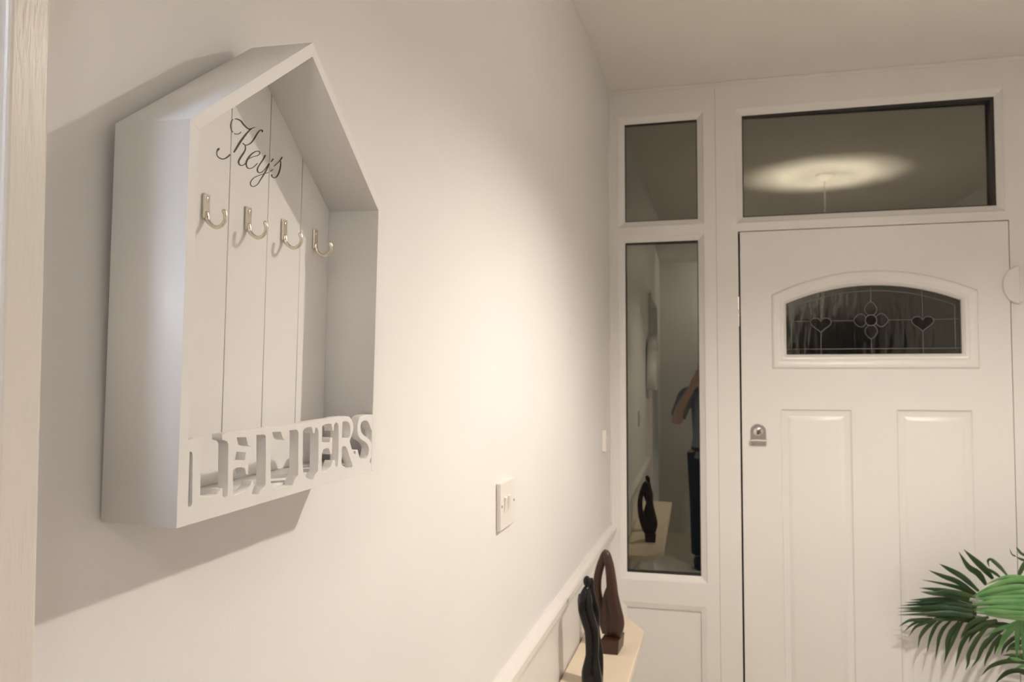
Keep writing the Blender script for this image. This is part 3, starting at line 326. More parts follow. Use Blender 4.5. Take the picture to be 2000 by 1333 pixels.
PALM_LEAFLETS = [[0,0.02,[[1.2296,-0.12,0.8031],[1.2054,-0.1333,0.8401],[1.172,-0.1467,0.8646],[1.1407,-0.16,0.9146]]],[0,0.02,[[1.2468,-0.13,0.8262],[1.218,-0.1467,0.8596],[1.1858,-0.1633,0.8906],[1.15,-0.18,0.9267]]],[0,0.018,[[1.2045,-0.13,0.7844],[1.1598,-0.1333,0.8255],[1.1199,-0.1367,0.8494],[1.0878,-0.14,0.8684]]],[0,0.018,[[1.2043,-0.11,0.7675],[1.1485,-0.12,0.8058],[1.1011,-0.13,0.825],[1.0564,-0.14,0.8454]]],[0,0.013,[[1.2033,-0.1,0.7608],[1.1605,-0.1067,0.7834],[1.1137,-0.1133,0.7959],[1.0391,-0.12,0.8091]]],[0,0.018,[[1.1835,-0.12,0.7608],[1.1396,-0.1167,0.7707],[1.0877,-0.1133,0.7763],[1.0337,-0.11,0.7795]]],[0,0.018,[[1.1719,-0.15,0.7621],[1.1238,-0.1433,0.7727],[1.0712,-0.1367,0.7713],[1.0334,-0.13,0.772]]],[0,0.016,[[1.187,-0.16,0.7716],[1.1465,-0.16,0.7805],[1.102,-0.16,0.7853],[1.055,-0.16,0.7743]]],[0,0.01,[[1.2639,-0.15,0.836],[1.2478,-0.14,0.8481],[1.2315,-0.13,0.8565],[1.2132,-0.12,0.8626]]],[0,0.012,[[1.2725,-0.18,0.8514],[1.2553,-0.17,0.8749],[1.236,-0.16,0.8927],[1.2282,-0.15,0.8862],[1.2341,-0.14,0.8648]]],[0,0.016,[[1.1938,-0.1,0.7384],[1.1317,-0.11,0.7467],[1.0654,-0.12,0.7458],[0.9987,-0.13,0.7428]]],[0,0.016,[[1.1884,-0.12,0.7376],[1.1295,-0.1183,0.7428],[1.066,-0.1167,0.7379],[0.9863,-0.115,0.7299]]],[0,0.016,[[1.1829,-0.14,0.7368],[1.1273,-0.1267,0.739],[1.0666,-0.1133,0.7291],[0.9764,-0.1,0.7151]]],[0,0.016,[[1.1934,-0.1,0.7206],[1.135,-0.095,0.725],[1.0718,-0.09,0.7222],[1.0001,-0.085,0.7167]]],[0,0.016,[[1.188,-0.12,0.7199],[1.1279,-0.1233,0.7263],[1.0634,-0.1267,0.7221],[0.9616,-0.13,0.7133]]],[0,0.016,[[1.1826,-0.14,0.7212],[1.1258,-0.1317,0.7245],[1.064,-0.1233,0.7168],[0.9825,-0.115,0.7056]]],[0,0.016,[[1.1931,-0.1,0.7068],[1.1335,-0.1,0.7123],[1.0692,-0.1,0.7057],[0.97,-0.1,0.6945]]],[0,0.016,[[1.1877,-0.12,0.7061],[1.1313,-0.1083,0.7086],[1.0699,-0.0967,0.7028],[0.9959,-0.085,0.6942]]],[0,0.016,[[1.1822,-0.14,0.7055],[1.1242,-0.1367,0.7101],[1.0615,-0.1333,0.7034],[0.9607,-0.13,0.6918]]],[0,0.016,[[1.1927,-0.1,0.689],[1.1319,-0.105,0.6958],[1.0667,-0.11,0.6954],[0.9879,-0.115,0.692]]],[0,0.018,[[1.2116,-0.08,0.7204],[1.1654,-0.0833,0.726],[1.119,-0.0867,0.7356],[1.0815,-0.09,0.7459]]],[0,0.018,[[1.2114,-0.08,0.7124],[1.1644,-0.0867,0.7188],[1.1172,-0.0933,0.7273],[1.0605,-0.1,0.7351]]],[0,0.018,[[1.2111,-0.08,0.7005],[1.1632,-0.09,0.7077],[1.115,-0.1,0.703],[1.0391,-0.11,0.6963]]],[0,0.018,[[1.211,-0.08,0.6945],[1.1623,-0.0933,0.7026],[1.1133,-0.1067,0.6969],[1.0478,-0.12,0.6898]]],[0,0.018,[[1.2108,-0.08,0.6846],[1.1612,-0.0967,0.6936],[1.1115,-0.1133,0.6917],[1.0711,-0.13,0.6905]]],[0,0.018,[[1.2106,-0.08,0.6786],[1.1602,-0.1,0.6885],[1.1098,-0.12,0.6866],[1.0541,-0.14,0.6842]]],[0,0.011,[[1.069,-0.09,0.6765],[1.0336,-0.09,0.6698],[1.0037,-0.09,0.6646],[0.9728,-0.09,0.6426]]],[0,0.01,[[1.0765,-0.09,0.6771],[1.0443,-0.0833,0.6637],[1.0174,-0.0767,0.6486],[0.9895,-0.07,0.6177]]],[0,0.01,[[1.0875,-0.09,0.6779],[1.0554,-0.0833,0.6595],[1.0266,-0.0767,0.6412],[1.0073,-0.07,0.6069]]],[0,0.0125,[[1.0987,-0.09,0.6807],[1.0692,-0.0875,0.6557],[1.0508,-0.085,0.6335],[1.0378,-0.0825,0.6076],[1.0326,-0.08,0.5732]]],[0,0.0125,[[1.117,-0.09,0.6801],[1.0914,-0.0875,0.6575],[1.0766,-0.085,0.6275],[1.0673,-0.0825,0.5979],[1.0593,-0.08,0.5588]]],[0,0.0135,[[1.1334,-0.09,0.6753],[1.1102,-0.0925,0.6484],[1.0962,-0.095,0.6202],[1.0886,-0.0975,0.5885],[1.0792,-0.1,0.5448]]],[0,0.016,[[1.1552,-0.09,0.673],[1.1338,-0.085,0.636],[1.1234,-0.08,0.6017],[1.1211,-0.075,0.566],[1.1117,-0.07,0.5245]]],[0,0.013,[[1.1774,-0.09,0.6886],[1.1567,-0.09,0.6553],[1.1413,-0.09,0.6183],[1.1298,-0.09,0.5895],[1.1153,-0.09,0.5525]]],[0,0.014,[[1.2057,-0.09,0.663],[1.1829,-0.085,0.632],[1.1653,-0.08,0.5972],[1.1549,-0.075,0.5589],[1.1452,-0.07,0.5165]]],[0,0.015,[[1.2338,-0.12,0.6741],[1.2093,-0.116,0.6397],[1.1918,-0.112,0.6057],[1.1778,-0.108,0.5718],[1.1756,-0.104,0.5428],[1.1681,-0.1,0.5211]]],[0,0.013,[[1.2509,-0.12,0.6481],[1.227,-0.115,0.6213],[1.2135,-0.11,0.5912],[1.2035,-0.105,0.5613],[1.1845,-0.1,0.5294]]],[0,0.013,[[1.2686,-0.12,0.6496],[1.2518,-0.115,0.6194],[1.2364,-0.11,0.5814],[1.2285,-0.105,0.5595],[1.2237,-0.1,0.5359]]],[0,0.016,[[1.3468,-0.12,0.5634],[1.3068,-0.115,0.5659],[1.273,-0.11,0.5573],[1.2387,-0.105,0.538],[1.2135,-0.1,0.5056]]],[0,0.018,[[1.3514,-0.12,0.5388],[1.3183,-0.115,0.536],[1.2899,-0.11,0.5259],[1.2698,-0.105,0.5067],[1.2531,-0.1,0.4858]]],[0,0.01,[[1.3459,-0.12,0.5249],[1.3198,-0.11,0.5325],[1.3003,-0.1,0.5388]]],[0,0.016,[[1.2345,-0.12,0.7014],[1.2004,-0.1133,0.6852],[1.1766,-0.1067,0.6637],[1.1633,-0.1,0.635]]],[0,0.02,[[1.259,-0.12,0.6935],[1.2251,-0.1133,0.6753],[1.2016,-0.1067,0.6558],[1.1706,-0.1,0.6396]]],[0,0.018,[[1.2992,-0.12,0.682],[1.2695,-0.1133,0.6778],[1.2376,-0.1067,0.6704],[1.2104,-0.1,0.6466]]],[0,0.012,[[1.3481,-0.12,0.6174],[1.3293,-0.1133,0.6098],[1.305,-0.1067,0.6037],[1.2893,-0.1,0.5963]]],[0,0.012,[[1.3476,-0.12,0.5962],[1.3287,-0.1133,0.5865],[1.2993,-0.1067,0.5838],[1.2765,-0.1,0.5776]]],[0,0.014,[[1.3488,-0.12,0.5751],[1.3285,-0.1133,0.5788],[1.3044,-0.1067,0.5764],[1.2886,-0.1,0.567]]],[0,0.02,[[1.2148,-0.1,0.6844],[1.1805,-0.0933,0.6799],[1.1423,-0.0867,0.681],[1.1107,-0.08,0.6707]]],[0,0.02,[[1.2293,-0.1,0.6914],[1.1915,-0.0933,0.6886],[1.1515,-0.0867,0.6877],[1.1183,-0.08,0.6833]]],[0,0.016,[[1.2398,-0.1,0.6843],[1.2055,-0.0933,0.6679],[1.1742,-0.0867,0.6397],[1.1608,-0.08,0.6128]]],[0,0.014,[[1.2504,-0.1,0.6773],[1.2197,-0.0933,0.6611],[1.1958,-0.0867,0.6335],[1.1842,-0.08,0.6028]]],[0,0.015,[[1.2819,-0.1,0.6601],[1.2586,-0.0933,0.6406],[1.2421,-0.0867,0.6136],[1.2326,-0.08,0.587]]],[0,0.014,[[1.3083,-0.1,0.6544],[1.2834,-0.0933,0.6347],[1.2669,-0.0867,0.6038],[1.2591,-0.08,0.5695]]],[0,0.013,[[1.3345,-0.1,0.6487],[1.3098,-0.0933,0.629],[1.2882,-0.0867,0.6017],[1.2788,-0.08,0.5712]]],[0,0.014,[[1.3516,-0.1,0.6345],[1.3271,-0.0933,0.6187],[1.3059,-0.0867,0.6031],[1.2933,-0.08,0.5803]]],[0,0.018,[[1.2007,-0.1,0.6952],[1.159,-0.0933,0.6921],[1.1242,-0.0867,0.6917],[1.0888,-0.08,0.6851]]],[0,0.02,[[1.3407,-0.2,0.8378],[1.294,-0.1867,0.8334],[1.2458,-0.1733,0.8079],[1.2036,-0.16,0.7801]]],[0,0.02,[[1.3403,-0.2,0.8246],[1.2935,-0.1867,0.8125],[1.2456,-0.1733,0.7973],[1.2035,-0.16,0.7737]]],[0,0.02,[[1.3397,-0.2,0.7963],[1.293,-0.1867,0.7916],[1.2453,-0.1733,0.7868],[1.2034,-0.16,0.7673]]],[0,0.02,[[1.3393,-0.2,0.7832],[1.2925,-0.1867,0.7707],[1.2451,-0.1733,0.7762],[1.2032,-0.16,0.7609]]],[0,0.02,[[1.3386,-0.2,0.755],[1.292,-0.1867,0.7498],[1.2448,-0.1733,0.7656],[1.2031,-0.16,0.7545]]],[0,0.02,[[1.3383,-0.2,0.7418],[1.2915,-0.1867,0.7289],[1.2446,-0.1733,0.7551],[1.2029,-0.16,0.7481]]],[1,0.014,[[1.2688,-0.42,0.8978],[1.2303,-0.3933,0.896],[1.1982,-0.3667,0.8822],[1.1613,-0.34,0.8526]]],[1,0.02,[[1.2686,-0.42,0.8891],[1.2212,-0.396,0.8819],[1.1717,-0.372,0.8532],[1.127,-0.348,0.8207]]],[1,0.02,[[1.2683,-0.42,0.8769],[1.22,-0.3987,0.8649],[1.1699,-0.3773,0.8455],[1.1265,-0.356,0.8209]]],[1,0.02,[[1.268,-0.42,0.863],[1.2212,-0.3933,0.8478],[1.1727,-0.3667,0.8322],[1.1323,-0.34,0.8135]]],[1,0.018,[[1.2676,-0.42,0.8491],[1.2202,-0.396,0.8378],[1.171,-0.372,0.8246],[1.1309,-0.348,0.8128]]],[1,0.018,[[1.2673,-0.42,0.8352],[1.2191,-0.3987,0.8261],[1.1693,-0.3773,0.8152],[1.1211,-0.356,0.7998]]],[1,0.014,[[1.267,-0.42,0.8231],[1.2205,-0.3933,0.816],[1.1722,-0.3667,0.8063],[1.1402,-0.34,0.794]]],[1,0.018,[[1.2667,-0.42,0.8109],[1.2194,-0.396,0.8026],[1.1703,-0.372,0.7942],[1.1261,-0.348,0.7808]]],[1,0.018,[[1.2665,-0.42,0.8005],[1.2183,-0.3987,0.7945],[1.1687,-0.3773,0.7884],[1.1289,-0.356,0.7814]]],[1,0.017,[[1.2661,-0.42,0.7866],[1.2197,-0.3933,0.7799],[1.1715,-0.3667,0.7749],[1.1355,-0.34,0.7701]]],[1,0.012,[[1.2659,-0.42,0.7762],[1.2266,-0.396,0.7741],[1.1859,-0.372,0.7704],[1.1603,-0.348,0.767]]],[1,0.018,[[1.2584,-0.34,0.7574],[1.2394,-0.3267,0.734],[1.2021,-0.3133,0.7145],[1.1656,-0.3,0.6883]]],[1,0.02,[[1.2584,-0.34,0.7574],[1.2375,-0.3267,0.7249],[1.2179,-0.3133,0.6867],[1.2009,-0.3,0.6356]]],[1,0.018,[[1.2584,-0.34,0.7574],[1.2554,-0.3267,0.7263],[1.2554,-0.3133,0.6826],[1.2558,-0.3,0.624]]],[1,0.018,[[1.2584,-0.34,0.7574],[1.2849,-0.32,0.7194],[1.2952,-0.3,0.6708]]],[1,0.016,[[1.2584,-0.34,0.7574],[1.2697,-0.3267,0.7131],[1.273,-0.3133,0.6732],[1.2747,-0.3,0.6293]]],[1,0.012,[[1.2556,-0.34,0.6411],[1.2392,-0.32,0.6365],[1.2339,-0.3,0.6348]]],[1,0.015,[[1.2888,-0.34,0.6245],[1.2684,-0.32,0.6157],[1.2512,-0.3,0.6037]]],[2,0.008,[[1.3178,-0.25,0.9227],[1.2963,-0.24,0.9324],[1.2896,-0.23,0.943],[1.2871,-0.22,0.9502]]],[2,0.008,[[1.3175,-0.25,0.9097],[1.2958,-0.235,0.9145],[1.2855,-0.22,0.92]]],[2,0.005,[[1.2762,-0.25,0.9259],[1.2709,-0.235,0.9299],[1.2688,-0.22,0.9445]]],[2,0.012,[[1.2814,-0.25,0.8649],[1.2903,-0.25,0.8858],[1.3008,-0.25,0.9087],[1.3128,-0.25,0.9243]]]]
HOOK_PROFILE = [[0.0068,0.2275],[0.0069,0.2236],[0.008,0.2203],[0.0109,0.2171],[0.0145,0.215],[0.017,0.2147],[0.0203,0.2159],[0.0227,0.2185],[0.0238,0.2217],[0.0233,0.225],[0.0224,0.2273],[0.0218,0.2285]]

# ------------------------------------------------------------------ room shell
H = 2.570
XR = 2.0; YB = -4.7
S = 'structure'
tag(boxes('floor', [(-2.7, XR + 0.1, -6.7, 0.07, -0.1, 0)], M['floor']), kind=S)
tag(boxes('ceiling', [(-2.7, XR + 0.1, -6.7, 0.07, H, H + 0.1)], M['ceil']), kind=S)

def two_tone(name, L, split):
    o = boxes(name, [], M['wall'])
    bm = bmesh.new()
    for (x0, x1, y0, y1, z0, z1) in L:
        if z0 < split < z1:
            addbox(bm, x0, x1, y0, y1, split, z1)
            for f in addbox(bm, x0, x1, y0, y1, z0, split): f.material_index = 1
        else: addbox(bm, x0, x1, y0, y1, z0, z1)
    bmesh.ops.recalc_face_normals(bm, faces=bm.faces); bm.to_mesh(o.data); bm.free()
    o.data.materials.append(M['dado'])
    return tag(o, kind=S)
two_tone('wall_left', [(-0.1, 0, -2.695, 0.07, 0, H), (-0.1, 0, -3.62, -2.695, 2.04, H), (-0.1, 0, YB - 0.1, -3.62, 0, H)], 0.88)
two_tone('wall_right', [(XR, XR + 0.1, -6.7, 0.07, 0, H)], 0.88)
two_tone('wall_front', [(1.4405, XR, 0, 0.07, 0, H)], 0.88)
two_tone('wall_back', [(0, 1.02, YB - 0.1, YB, 0, H), (1.02, 1.86, YB - 0.1, YB, 2.04, H), (1.86, XR, YB - 0.1, YB, 0, H)], 0.88)
tag(boxes('wall_side_room', [(-2.7, -2.6, -6.7, -1.7, 0, H), (-2.6, -0.1, -1.8, -1.7, 0, H), (-2.6, XR, -6.7, -6.6, 0, H), (-0.1, 0, -6.6, YB - 0.1, 0, H)], M['wall']), kind=S)

def rail(name, prof, y0, y1, mat, x=0.0, s=1):
    V = [(x + s * p[0], y0, p[1]) for p in prof] + [(x + s * p[0], y1, p[1]) for p in prof]
    n = len(prof); F = [(i, (i + 1) % n, n + (i + 1) % n, n + i) for i in range(n)] + [tuple(range(n)), tuple(range(n, 2 * n))[::-1]]
    return mesh(name, V, F, mat)
RP = [(0, 0.923), (0.006, 0.923), (0.010, 0.9195), (0.019, 0.914), (0.0222, 0.909), (0.0225, 0.896), (0.0195, 0.893), (0.0185, 0.888), (0.015, 0.878), (0.010, 0.872), (0.009, 0.864), (0, 0.864)]
tag(rail('trim_1', RP, -2.66, -0.0005, M['rail']), 'white moulded dado rail along the grey wall', kind=S)
tag(rail('trim_2', RP, YB, -0.0005, M['rail'], XR, -1), 'dado rail on the right hand wall', kind=S)
BP = [(0, 0), (0.016, 0), (0.016, 0.09), (0.010, 0.105), (0.004, 0.115), (0, 0.115)]
tag(rail('baseboard_left', BP, -2.66, -0.0005, M['rail']), kind=S)
tag(rail('baseboard_right', BP, YB, -0.0005, M['rail'], XR, -1), kind=S)

# casing of the side doorway, brushed gloss paint, right beside the camera
tr = boxes('trim_3', [(-0.1, 0.0215, -2.690, -2.6605, 0, 2.07)], M['gloss'], None, 0.003, 3)
tag(tr, 'brushed white gloss door casing beside the camera', kind=S)
boxes('door_lining', [(-0.1, 0.0035, -2.735, -2.691, 0, 2.03)], M['gloss'], tr, 0.002, 2)
boxes('casing_head', [(-0.1, 0.0215, -3.65, -2.692, 2.032, 2.07)], M['gloss'], tr, 0.003, 2)
boxes('door_lining', [(-0.1, 0.0215, -3.65, -3.60, 0, 2.03)], M['gloss'], tr, 0.002, 2)

# ------------------------------------------------------------------ front wall: white framed windows and door
def rect(x0, x1, z0, z1, y): return [(x0, y, z0), (x1, y, z0), (x1, y, z1), (x0, y, z1)]
def ins(r, d): return (r[0] + d, r[1] - d, r[2] + d, r[3] - d)

def window(n, o, g, label, tilt=0.0, spacer=(0.004, 0.004, 0.004, 0.006)):
    cx, cz = (o[0] + o[1]) / 2, (o[2] + o[3]) / 2
    bw = 0.023
    gi = (g[0] - bw, g[1] + bw, g[2] - bw, g[3] + bw)
    g2 = (g[0] - 0.005, g[1] + 0.005, g[2] - 0.005, g[3] + 0.005)
    root = loft('window_%d' % n, [rect(*o, 0.069), rect(*o, 0.0), rect(*gi, 0.0), rect(*ins(gi, 0.004), 0.004), rect(*g2, 0.0125), rect(*g, 0.0165), rect(*g, 0.052), rect(*gi, 0.069), rect(*o, 0.069)], M['upvc'])
    tag(root, label, kind=S)
    s = spacer; q = (g[0] + s[0], g[1] - s[1], g[2] + s[2], g[3] - s[3])
    loft('gasket', [rect(*g, 0.0185), rect(*q, 0.0195), rect(*q, 0.048), rect(*g, 0.048), rect(*g, 0.0185)], M['dark'], root)
    p = boxes('pane', [(-(g[1] - g[0]) / 2, (g[1] - g[0]) / 2, -0.002, 0.002, -(g[3] - g[2]) / 2, (g[3] - g[2]) / 2)], M['glass'], root)
    p.location = ((g[0] + g[1]) / 2, 0.0225 + 0.42 * tilt + 0.002, (g[2] + g[3]) / 2); p.rotation_euler = (0, 0, tilt)
    return root
window(1, (0.3965, 1.440, 2.020, 2.5695), (0.492, 1.3284, 2.0629, 2.4421), 'wide fanlight window over the front door', 0.028, (0.004, 0.011, 0.004, 0.010))
window(2, (0.0, 0.3957, 2.0252, 2.5695), (0.0591, 0.3300, 2.0652, 2.4424), 'small square window at the top left beside the fanlight', 0.0, (0.003, 0.003, 0.003, 0.007))
window(3, (0.0, 0.3957, 0.681, 2.0252), (0.0591, 0.3300, 0.7435, 1.9853), 'tall narrow side window left of the front door', TILT3, (0.004, 0.003, 0.005, 0.006))
# solid lower panel under the tall window
o = (0.0, 0.3957, 0.0, 0.681); g = (0.0591, 0.3300, 0.10, 0.6186)
gi = (g[0] - 0.02, g[1] + 0.02, g[2] - 0.02, g[3] + 0.02)
lp = loft('trim_4', [rect(*o, 0.069), rect(*o, 0), rect(*gi, 0), rect(*g, 0.006), rect(*g, 0.016), rect(*gi, 0.069), rect(*o, 0.069)], M['upvc'])
tag(lp, 'white frame around the solid panel below the tall window', kind=S)
boxes('infill_panel', [(g[0], g[1], 0.0135, 0.03, g[2], g[3])], M['upvc'], lp)
# door frame
df = boxes('trim_5', [(0.3965, 0.4735, 0, 0.069, 0, 2.0198), (1.3597, 1.440, 0, 0.069, 0, 2.0198), (0.4735, 1.3597, 0, 0.069, 2.0085, 2.0198)], M['upvc'])
tag(df, 'white frame around the front door', kind=S)
boxes('rebate', [(0.4735, 0.489, 0.044, 0.069, 0, 2.008), (1.345, 1.3597, 0.044, 0.069, 0, 2.008), (0.489, 1.345, 0.044, 0.069, 1.993, 2.008)], M['dark'], df)
sp = boxes('strike_plate', [(0.4705, 0.4752, -0.0015, 0.012, 1.660, 1.768)], M['chrome'], df, 0.0007, 1)
boxes('strike_notch', [(0.4700, 0.4756, -0.0022, 0.012, 1.705, 1.722)], M['upvc'], sp)
tag(boxes('trim_6', [(0.0, 1.44, -0.007, 0, 2.557, 2.5698)], M['upvc'], None, 0.002, 2), 'thin white cover strip where frame meets ceiling', kind=S)
tag(boxes('trim_7', [(0.0, 0.011, -0.005, 0, 0.925, 2.556)], M['upvc'], None, 0.002, 2), 'thin white cover strip in the wall corner', kind=S)

# door leaf
def arch(x0, x1, z0, z1, zp, n=28):
    """closed outline: bottom left, bottom right, then the arc from right to left"""
    cxm = (x0 + x1) / 2; hw = (x1 - x0) / 2; sg = zp - z1; R = (hw * hw + sg * sg) / (2 * sg); zc = zp - R
    a = math.asin(hw / R)
    L = []
    for i in range(5): L.append((x0 + (x1 - x0) * i / 5, z0))
    for i in range(4): L.append((x1, z0 + (z1 - z0) * i / 4))
    for i in range(n): t = a - 2 * a * i / n; L.append((cxm + R * sin(t), zc + R * cos(t)))
    for i in range(4): L.append((x0, z1 + (z0 - z1) * i / 4))
    return L
OUT = arch(0.5875, 1.2588, 1.5035, 1.7712, 1.8500)
INN = arch(0.6375, 1.2085, 1.5553, 1.7392, 1.7985)
LX0, LX1, LZ1 = 0.4800, 1.3568, 2.0055
P1 = (0.6150, 0.8512, 0.30, 1.3590); P2 = (0.9972, 1.2340, 0.30, 1.3610)
def rc(r): return [(r[0], r[2]), (r[1], r[2]), (r[1], r[3]), (r[0], r[3])]
door = plate('door_1', [(LX0, 0.008), (LX1, 0.008), (LX1, LZ1), (LX0, LZ1)], [OUT, rc(P1), rc(P2)], lambda a, b, d: (a, d, b), -0.002, 0.042, M['door'], None, 0.0008)
tag(door, 'white panelled front door with an arched leaded window', kind=S)
for P in (P1, P2):
    cs = []
    for d, y in ((0, -0.0019), (0.0015, -0.0002), (0.004, 0.0046), (0.008, 0.0060), (0.0125, 0.0066), (0.0225, 0.0072), (0.0235, 0.0074), (0.0375, 0.0008), (0.040, 0.0004)):
        cs.append(rect(*ins(P, d), y))
    p = loft('door_panel', [rect(*P, 0.04)] + cs, M['door'], door, cap0=True, cap1=True)
    autosmooth(p, 20)
def mixc(s, y): return [(a[0] + (b[0] - a[0]) * s, y, a[1] + (b[1] - a[1]) * s) for a, b in zip(OUT, INN)]
gf = loft('glazing_frame', [mixc(0, 0.02), mixc(-0.01, -0.002), mixc(0.03, -0.006), mixc(0.10, -0.0095), mixc(0.18, -0.0105), mixc(0.40, -0.0095), mixc(0.50, -0.0075), mixc(0.56, -0.0062), mixc(0.62, -0.0072), mixc(0.70, -0.0085), mixc(0.80, -0.0070), mixc(0.93, 0.0), mixc(1.0, 0.006), mixc(1.0, 0.03), mixc(0, 0.03)], M['door'], door)
autosmooth(gf, 25)
def archplate(name, y0, y1, mat, parent, shr=1.0):
    return loft(name, [mixc(shr, y0), mixc(shr, y1)], mat, parent, True, True)
archplate('pane', 0.0130, 0.0165, M['texglass'], gf, 0.99)
YG = 0.0125
def came(pts, w=0.0026, sm=0, closed=False):
    P = [(p[0], YG, p[1]) for p in pts]
    if closed: P.append(P[0])
    if sm: P = smoothpts(P, sm)
    return tube_geo([Vector(p) for p in P], w / 2, 6)
def merge(L):
    V = []; F = []
    for v, f in L:
        n = len(V); V += v; F += [tuple(i + n for i in q) for q in f]
    return V, F
BI = arch(0.6560, 1.1900, 1.5745, 1.7235, 1.7795)
def came_obj(L):
    V, F = merge(L); return mesh('lead_came', V, F, M['came'], gf, True)
came_obj([came(BI, closed=True)])
def heart(cx, cz, s=1.0):
    pts = []
    for k in range(24):
        t = 2 * pi * k / 24
        x = 16 * sin(t) ** 3; z = 13 * cos(t) - 5 * cos(2 * t) - 2 * cos(3 * t) - cos(4 * t)
        pts.append((cx + x / 16 * 0.0355 * s, cz + z / 17 * 0.0315 * s))
    return pts
hearts = [(0.7555, 1.6635), (1.0885, 1.6635)]
for (hx, hz) in hearts:
    h = heart(hx, hz)
    came_obj([came(h, closed=True)])
    mesh('heart_pane', [(p[0], 0.0126, p[1]) for p in h] + [(p[0], 0.0134, p[1]) for p in h], [tuple(range(24)), tuple(range(24, 48))[::-1]] + [(i, (i + 1) % 24, 24 + (i + 1) % 24, 24 + i) for i in range(24)], M['heartglass'], gf)
FX, FZ = 0.9222, 1.6750
circ = [(FX + 0.0190 * cos(2 * pi * k / 20), FZ + 0.0190 * sin(2 * pi * k / 20)) for k in range(20)]
came_obj([came(circ, closed=True)])
mesh('roundel_pane', [(p[0], 0.0126, p[1]) for p in circ] + [(p[0], 0.0134, p[1]) for p in circ], [tuple(range(20)), tuple(range(20, 40))[::-1]] + [(i, (i + 1) % 20, 20 + (i + 1) % 20, 20 + i) for i in range(20)], M['heartglass'], gf)
for k in range(4):        # four petals round the roundel
    a0 = pi / 2 * k
    loop = []
    for (r, a) in ((0.019, -0.45), (0.036, -0.62), (0.052, -0.42), (0.066, 0), (0.052, 0.42), (0.036, 0.62), (0.019, 0.45)):
        loop.append((FX + r * sin(a0 + a) * 0.86, FZ + r * cos(a0 + a)))
    came_obj([came(loop, 0.0022, 3)])
came_obj([came([(0.6380, 1.6750), (0.7200, 1.6750)])]); came_obj([came([(0.7910, 1.6750), (0.8640, 1.6750)])])
came_obj([came([(0.9790, 1.6750), (1.0530, 1.6750)])]); came_obj([came([(1.1240, 1.6750), (1.2080, 1.6750)])])
came_obj([came([(0.7555, 1.6310), (0.7555, 1.5560)])]); came_obj([came([(0.7555, 1.6830), (0.7555, 1.7850)])])
came_obj([came([(1.0885, 1.6310), (1.0885, 1.5560)])]); came_obj([came([(1.0885, 1.6830), (1.0885, 1.7850)])])
came_obj([came([(FX, 1.6080), (FX, 1.5560)])]); came_obj([came([(FX, 1.7420), (FX, 1.7975)])])
came_obj([came([(0.6380, 1.5745), (0.6560, 1.5745)])]); came_obj([came([(1.19, 1.5745), (1.208, 1.5745)])])

# door furniture
ex, ez = 0.5358, 1.2660
pts = [(ex - 0.0270, ez - 0.040)] + [(ex + 0.0270, ez - 0.040)] + [(ex + 0.0275 * cos(pi * k / 16), ez + 0.012 + 0.0275 * sin(pi * k / 16)) for k in range(17)]
lt = plate('door_latch', pts, [], lambda a, b, d: (a, d, b), -0.006, -0.0018, M['chrome'], door, 0.001)
loft('latch_lip', [[(ex - 0.0275, -0.005, z + ez) , (ex + 0.0275, -0.005, z + ez), (ex + 0.0275, y, z2 + ez), (ex - 0.0275, y, z2 + ez)] for (z, y, z2) in ((-0.020, -0.005, -0.020), (-0.016, -0.024, -0.020))], M['chrome'], lt, True, True)
boxes('latch_bar', [(ex - 0.028, ex + 0.028, -0.026, -0.005, ez - 0.0235, ez - 0.0185)], M['chrome'], lt, 0.0015, 2)
tube('lock_cylinder', [(ex, -0.0055, ez + 0.012), (ex, -0.011, ez + 0.012), (ex, -0.012, ez + 0.012)], [0.017, 0.0165, 0.014], M['chrome'], lt, 24)
boxes('keyhole', [(ex - 0.0015, ex + 0.0015, -0.0125, -0.011, ez + 0.002, ez + 0.018)], M['dark'], lt)
hp = [(1.3860, 1.7230)] + [(1.3860, 1.8480)] + [(1.3860 - 0.0525 * sin(pi * k / 18), 1.7855 + 0.0650 * cos(pi * k / 18)) for k in range(1, 18)]
hc = plate('hinge_cover', hp, [], lambda a, b, d: (a, d, b), -0.013, -0.0022, M['upvc'], door, 0.003)
hc['label'] = 'white plastic half-round hinge cover at the right edge'
boxes('cover_rib', [(1.383, 1.3895, -0.0165, -0.0002, 1.728, 1.843)], M['upvc'], hc, 0.001, 2)

# ------------------------------------------------------------------ key and letter box on the wall
BY, BZ = -2.3354 * 1.10909, 1.48 - 0.0889 * 1.10909
al, ti, by_ = 0.0106, 0.0269, 0.0052
eu = Vector((by_ * cos(al) + ti * sin(al), cos(al), sin(al))).normalized()
ev = Vector((ti * cos(al) - by_ * sin(al), -sin(al), cos(al))); ev = (ev - eu * ev.dot(eu)).normalized()
et = eu.cross(ev)
kb = empty('key_and_letter_box', (0, 0, 0), 'white house-shaped wall box with key hooks and a cut-out letter rack', 'key box')
mw = Matrix((et, eu, ev)).transposed().to_4x4(); mw.translation = Vector((0.0008, BY, BZ))
kb.matrix_world = mw
BD = 0.0602; W = 0.3094; EH = 0.2703; AH = 0.3835; AU = 0.1575; TH = 0.0093
ILe, IRe, IAp = (0.0095, 0.2657), (0.3002, 0.2657), (0.1578, 0.3713)
L3 = lambda a, b, d: (d, a, b)
def pl(name, outl, d0, d1, holes=[], bev=0.0002, mat='box', parent=None):
    return plate(name, outl, holes, L3, d0, d1, M[mat], parent or kb, bev)
pl('side_panel', [(0, 0), (0.0095, 0), ILe, (0, EH)], 0.001, BD)
pl('side_panel', [(IRe[0], 0), (W, 0), (W - 0.001, EH), IRe], 0.001, BD)
pl('roof_panel', [(0, EH), ILe, IAp, (AU, AH)], 0.001, BD)
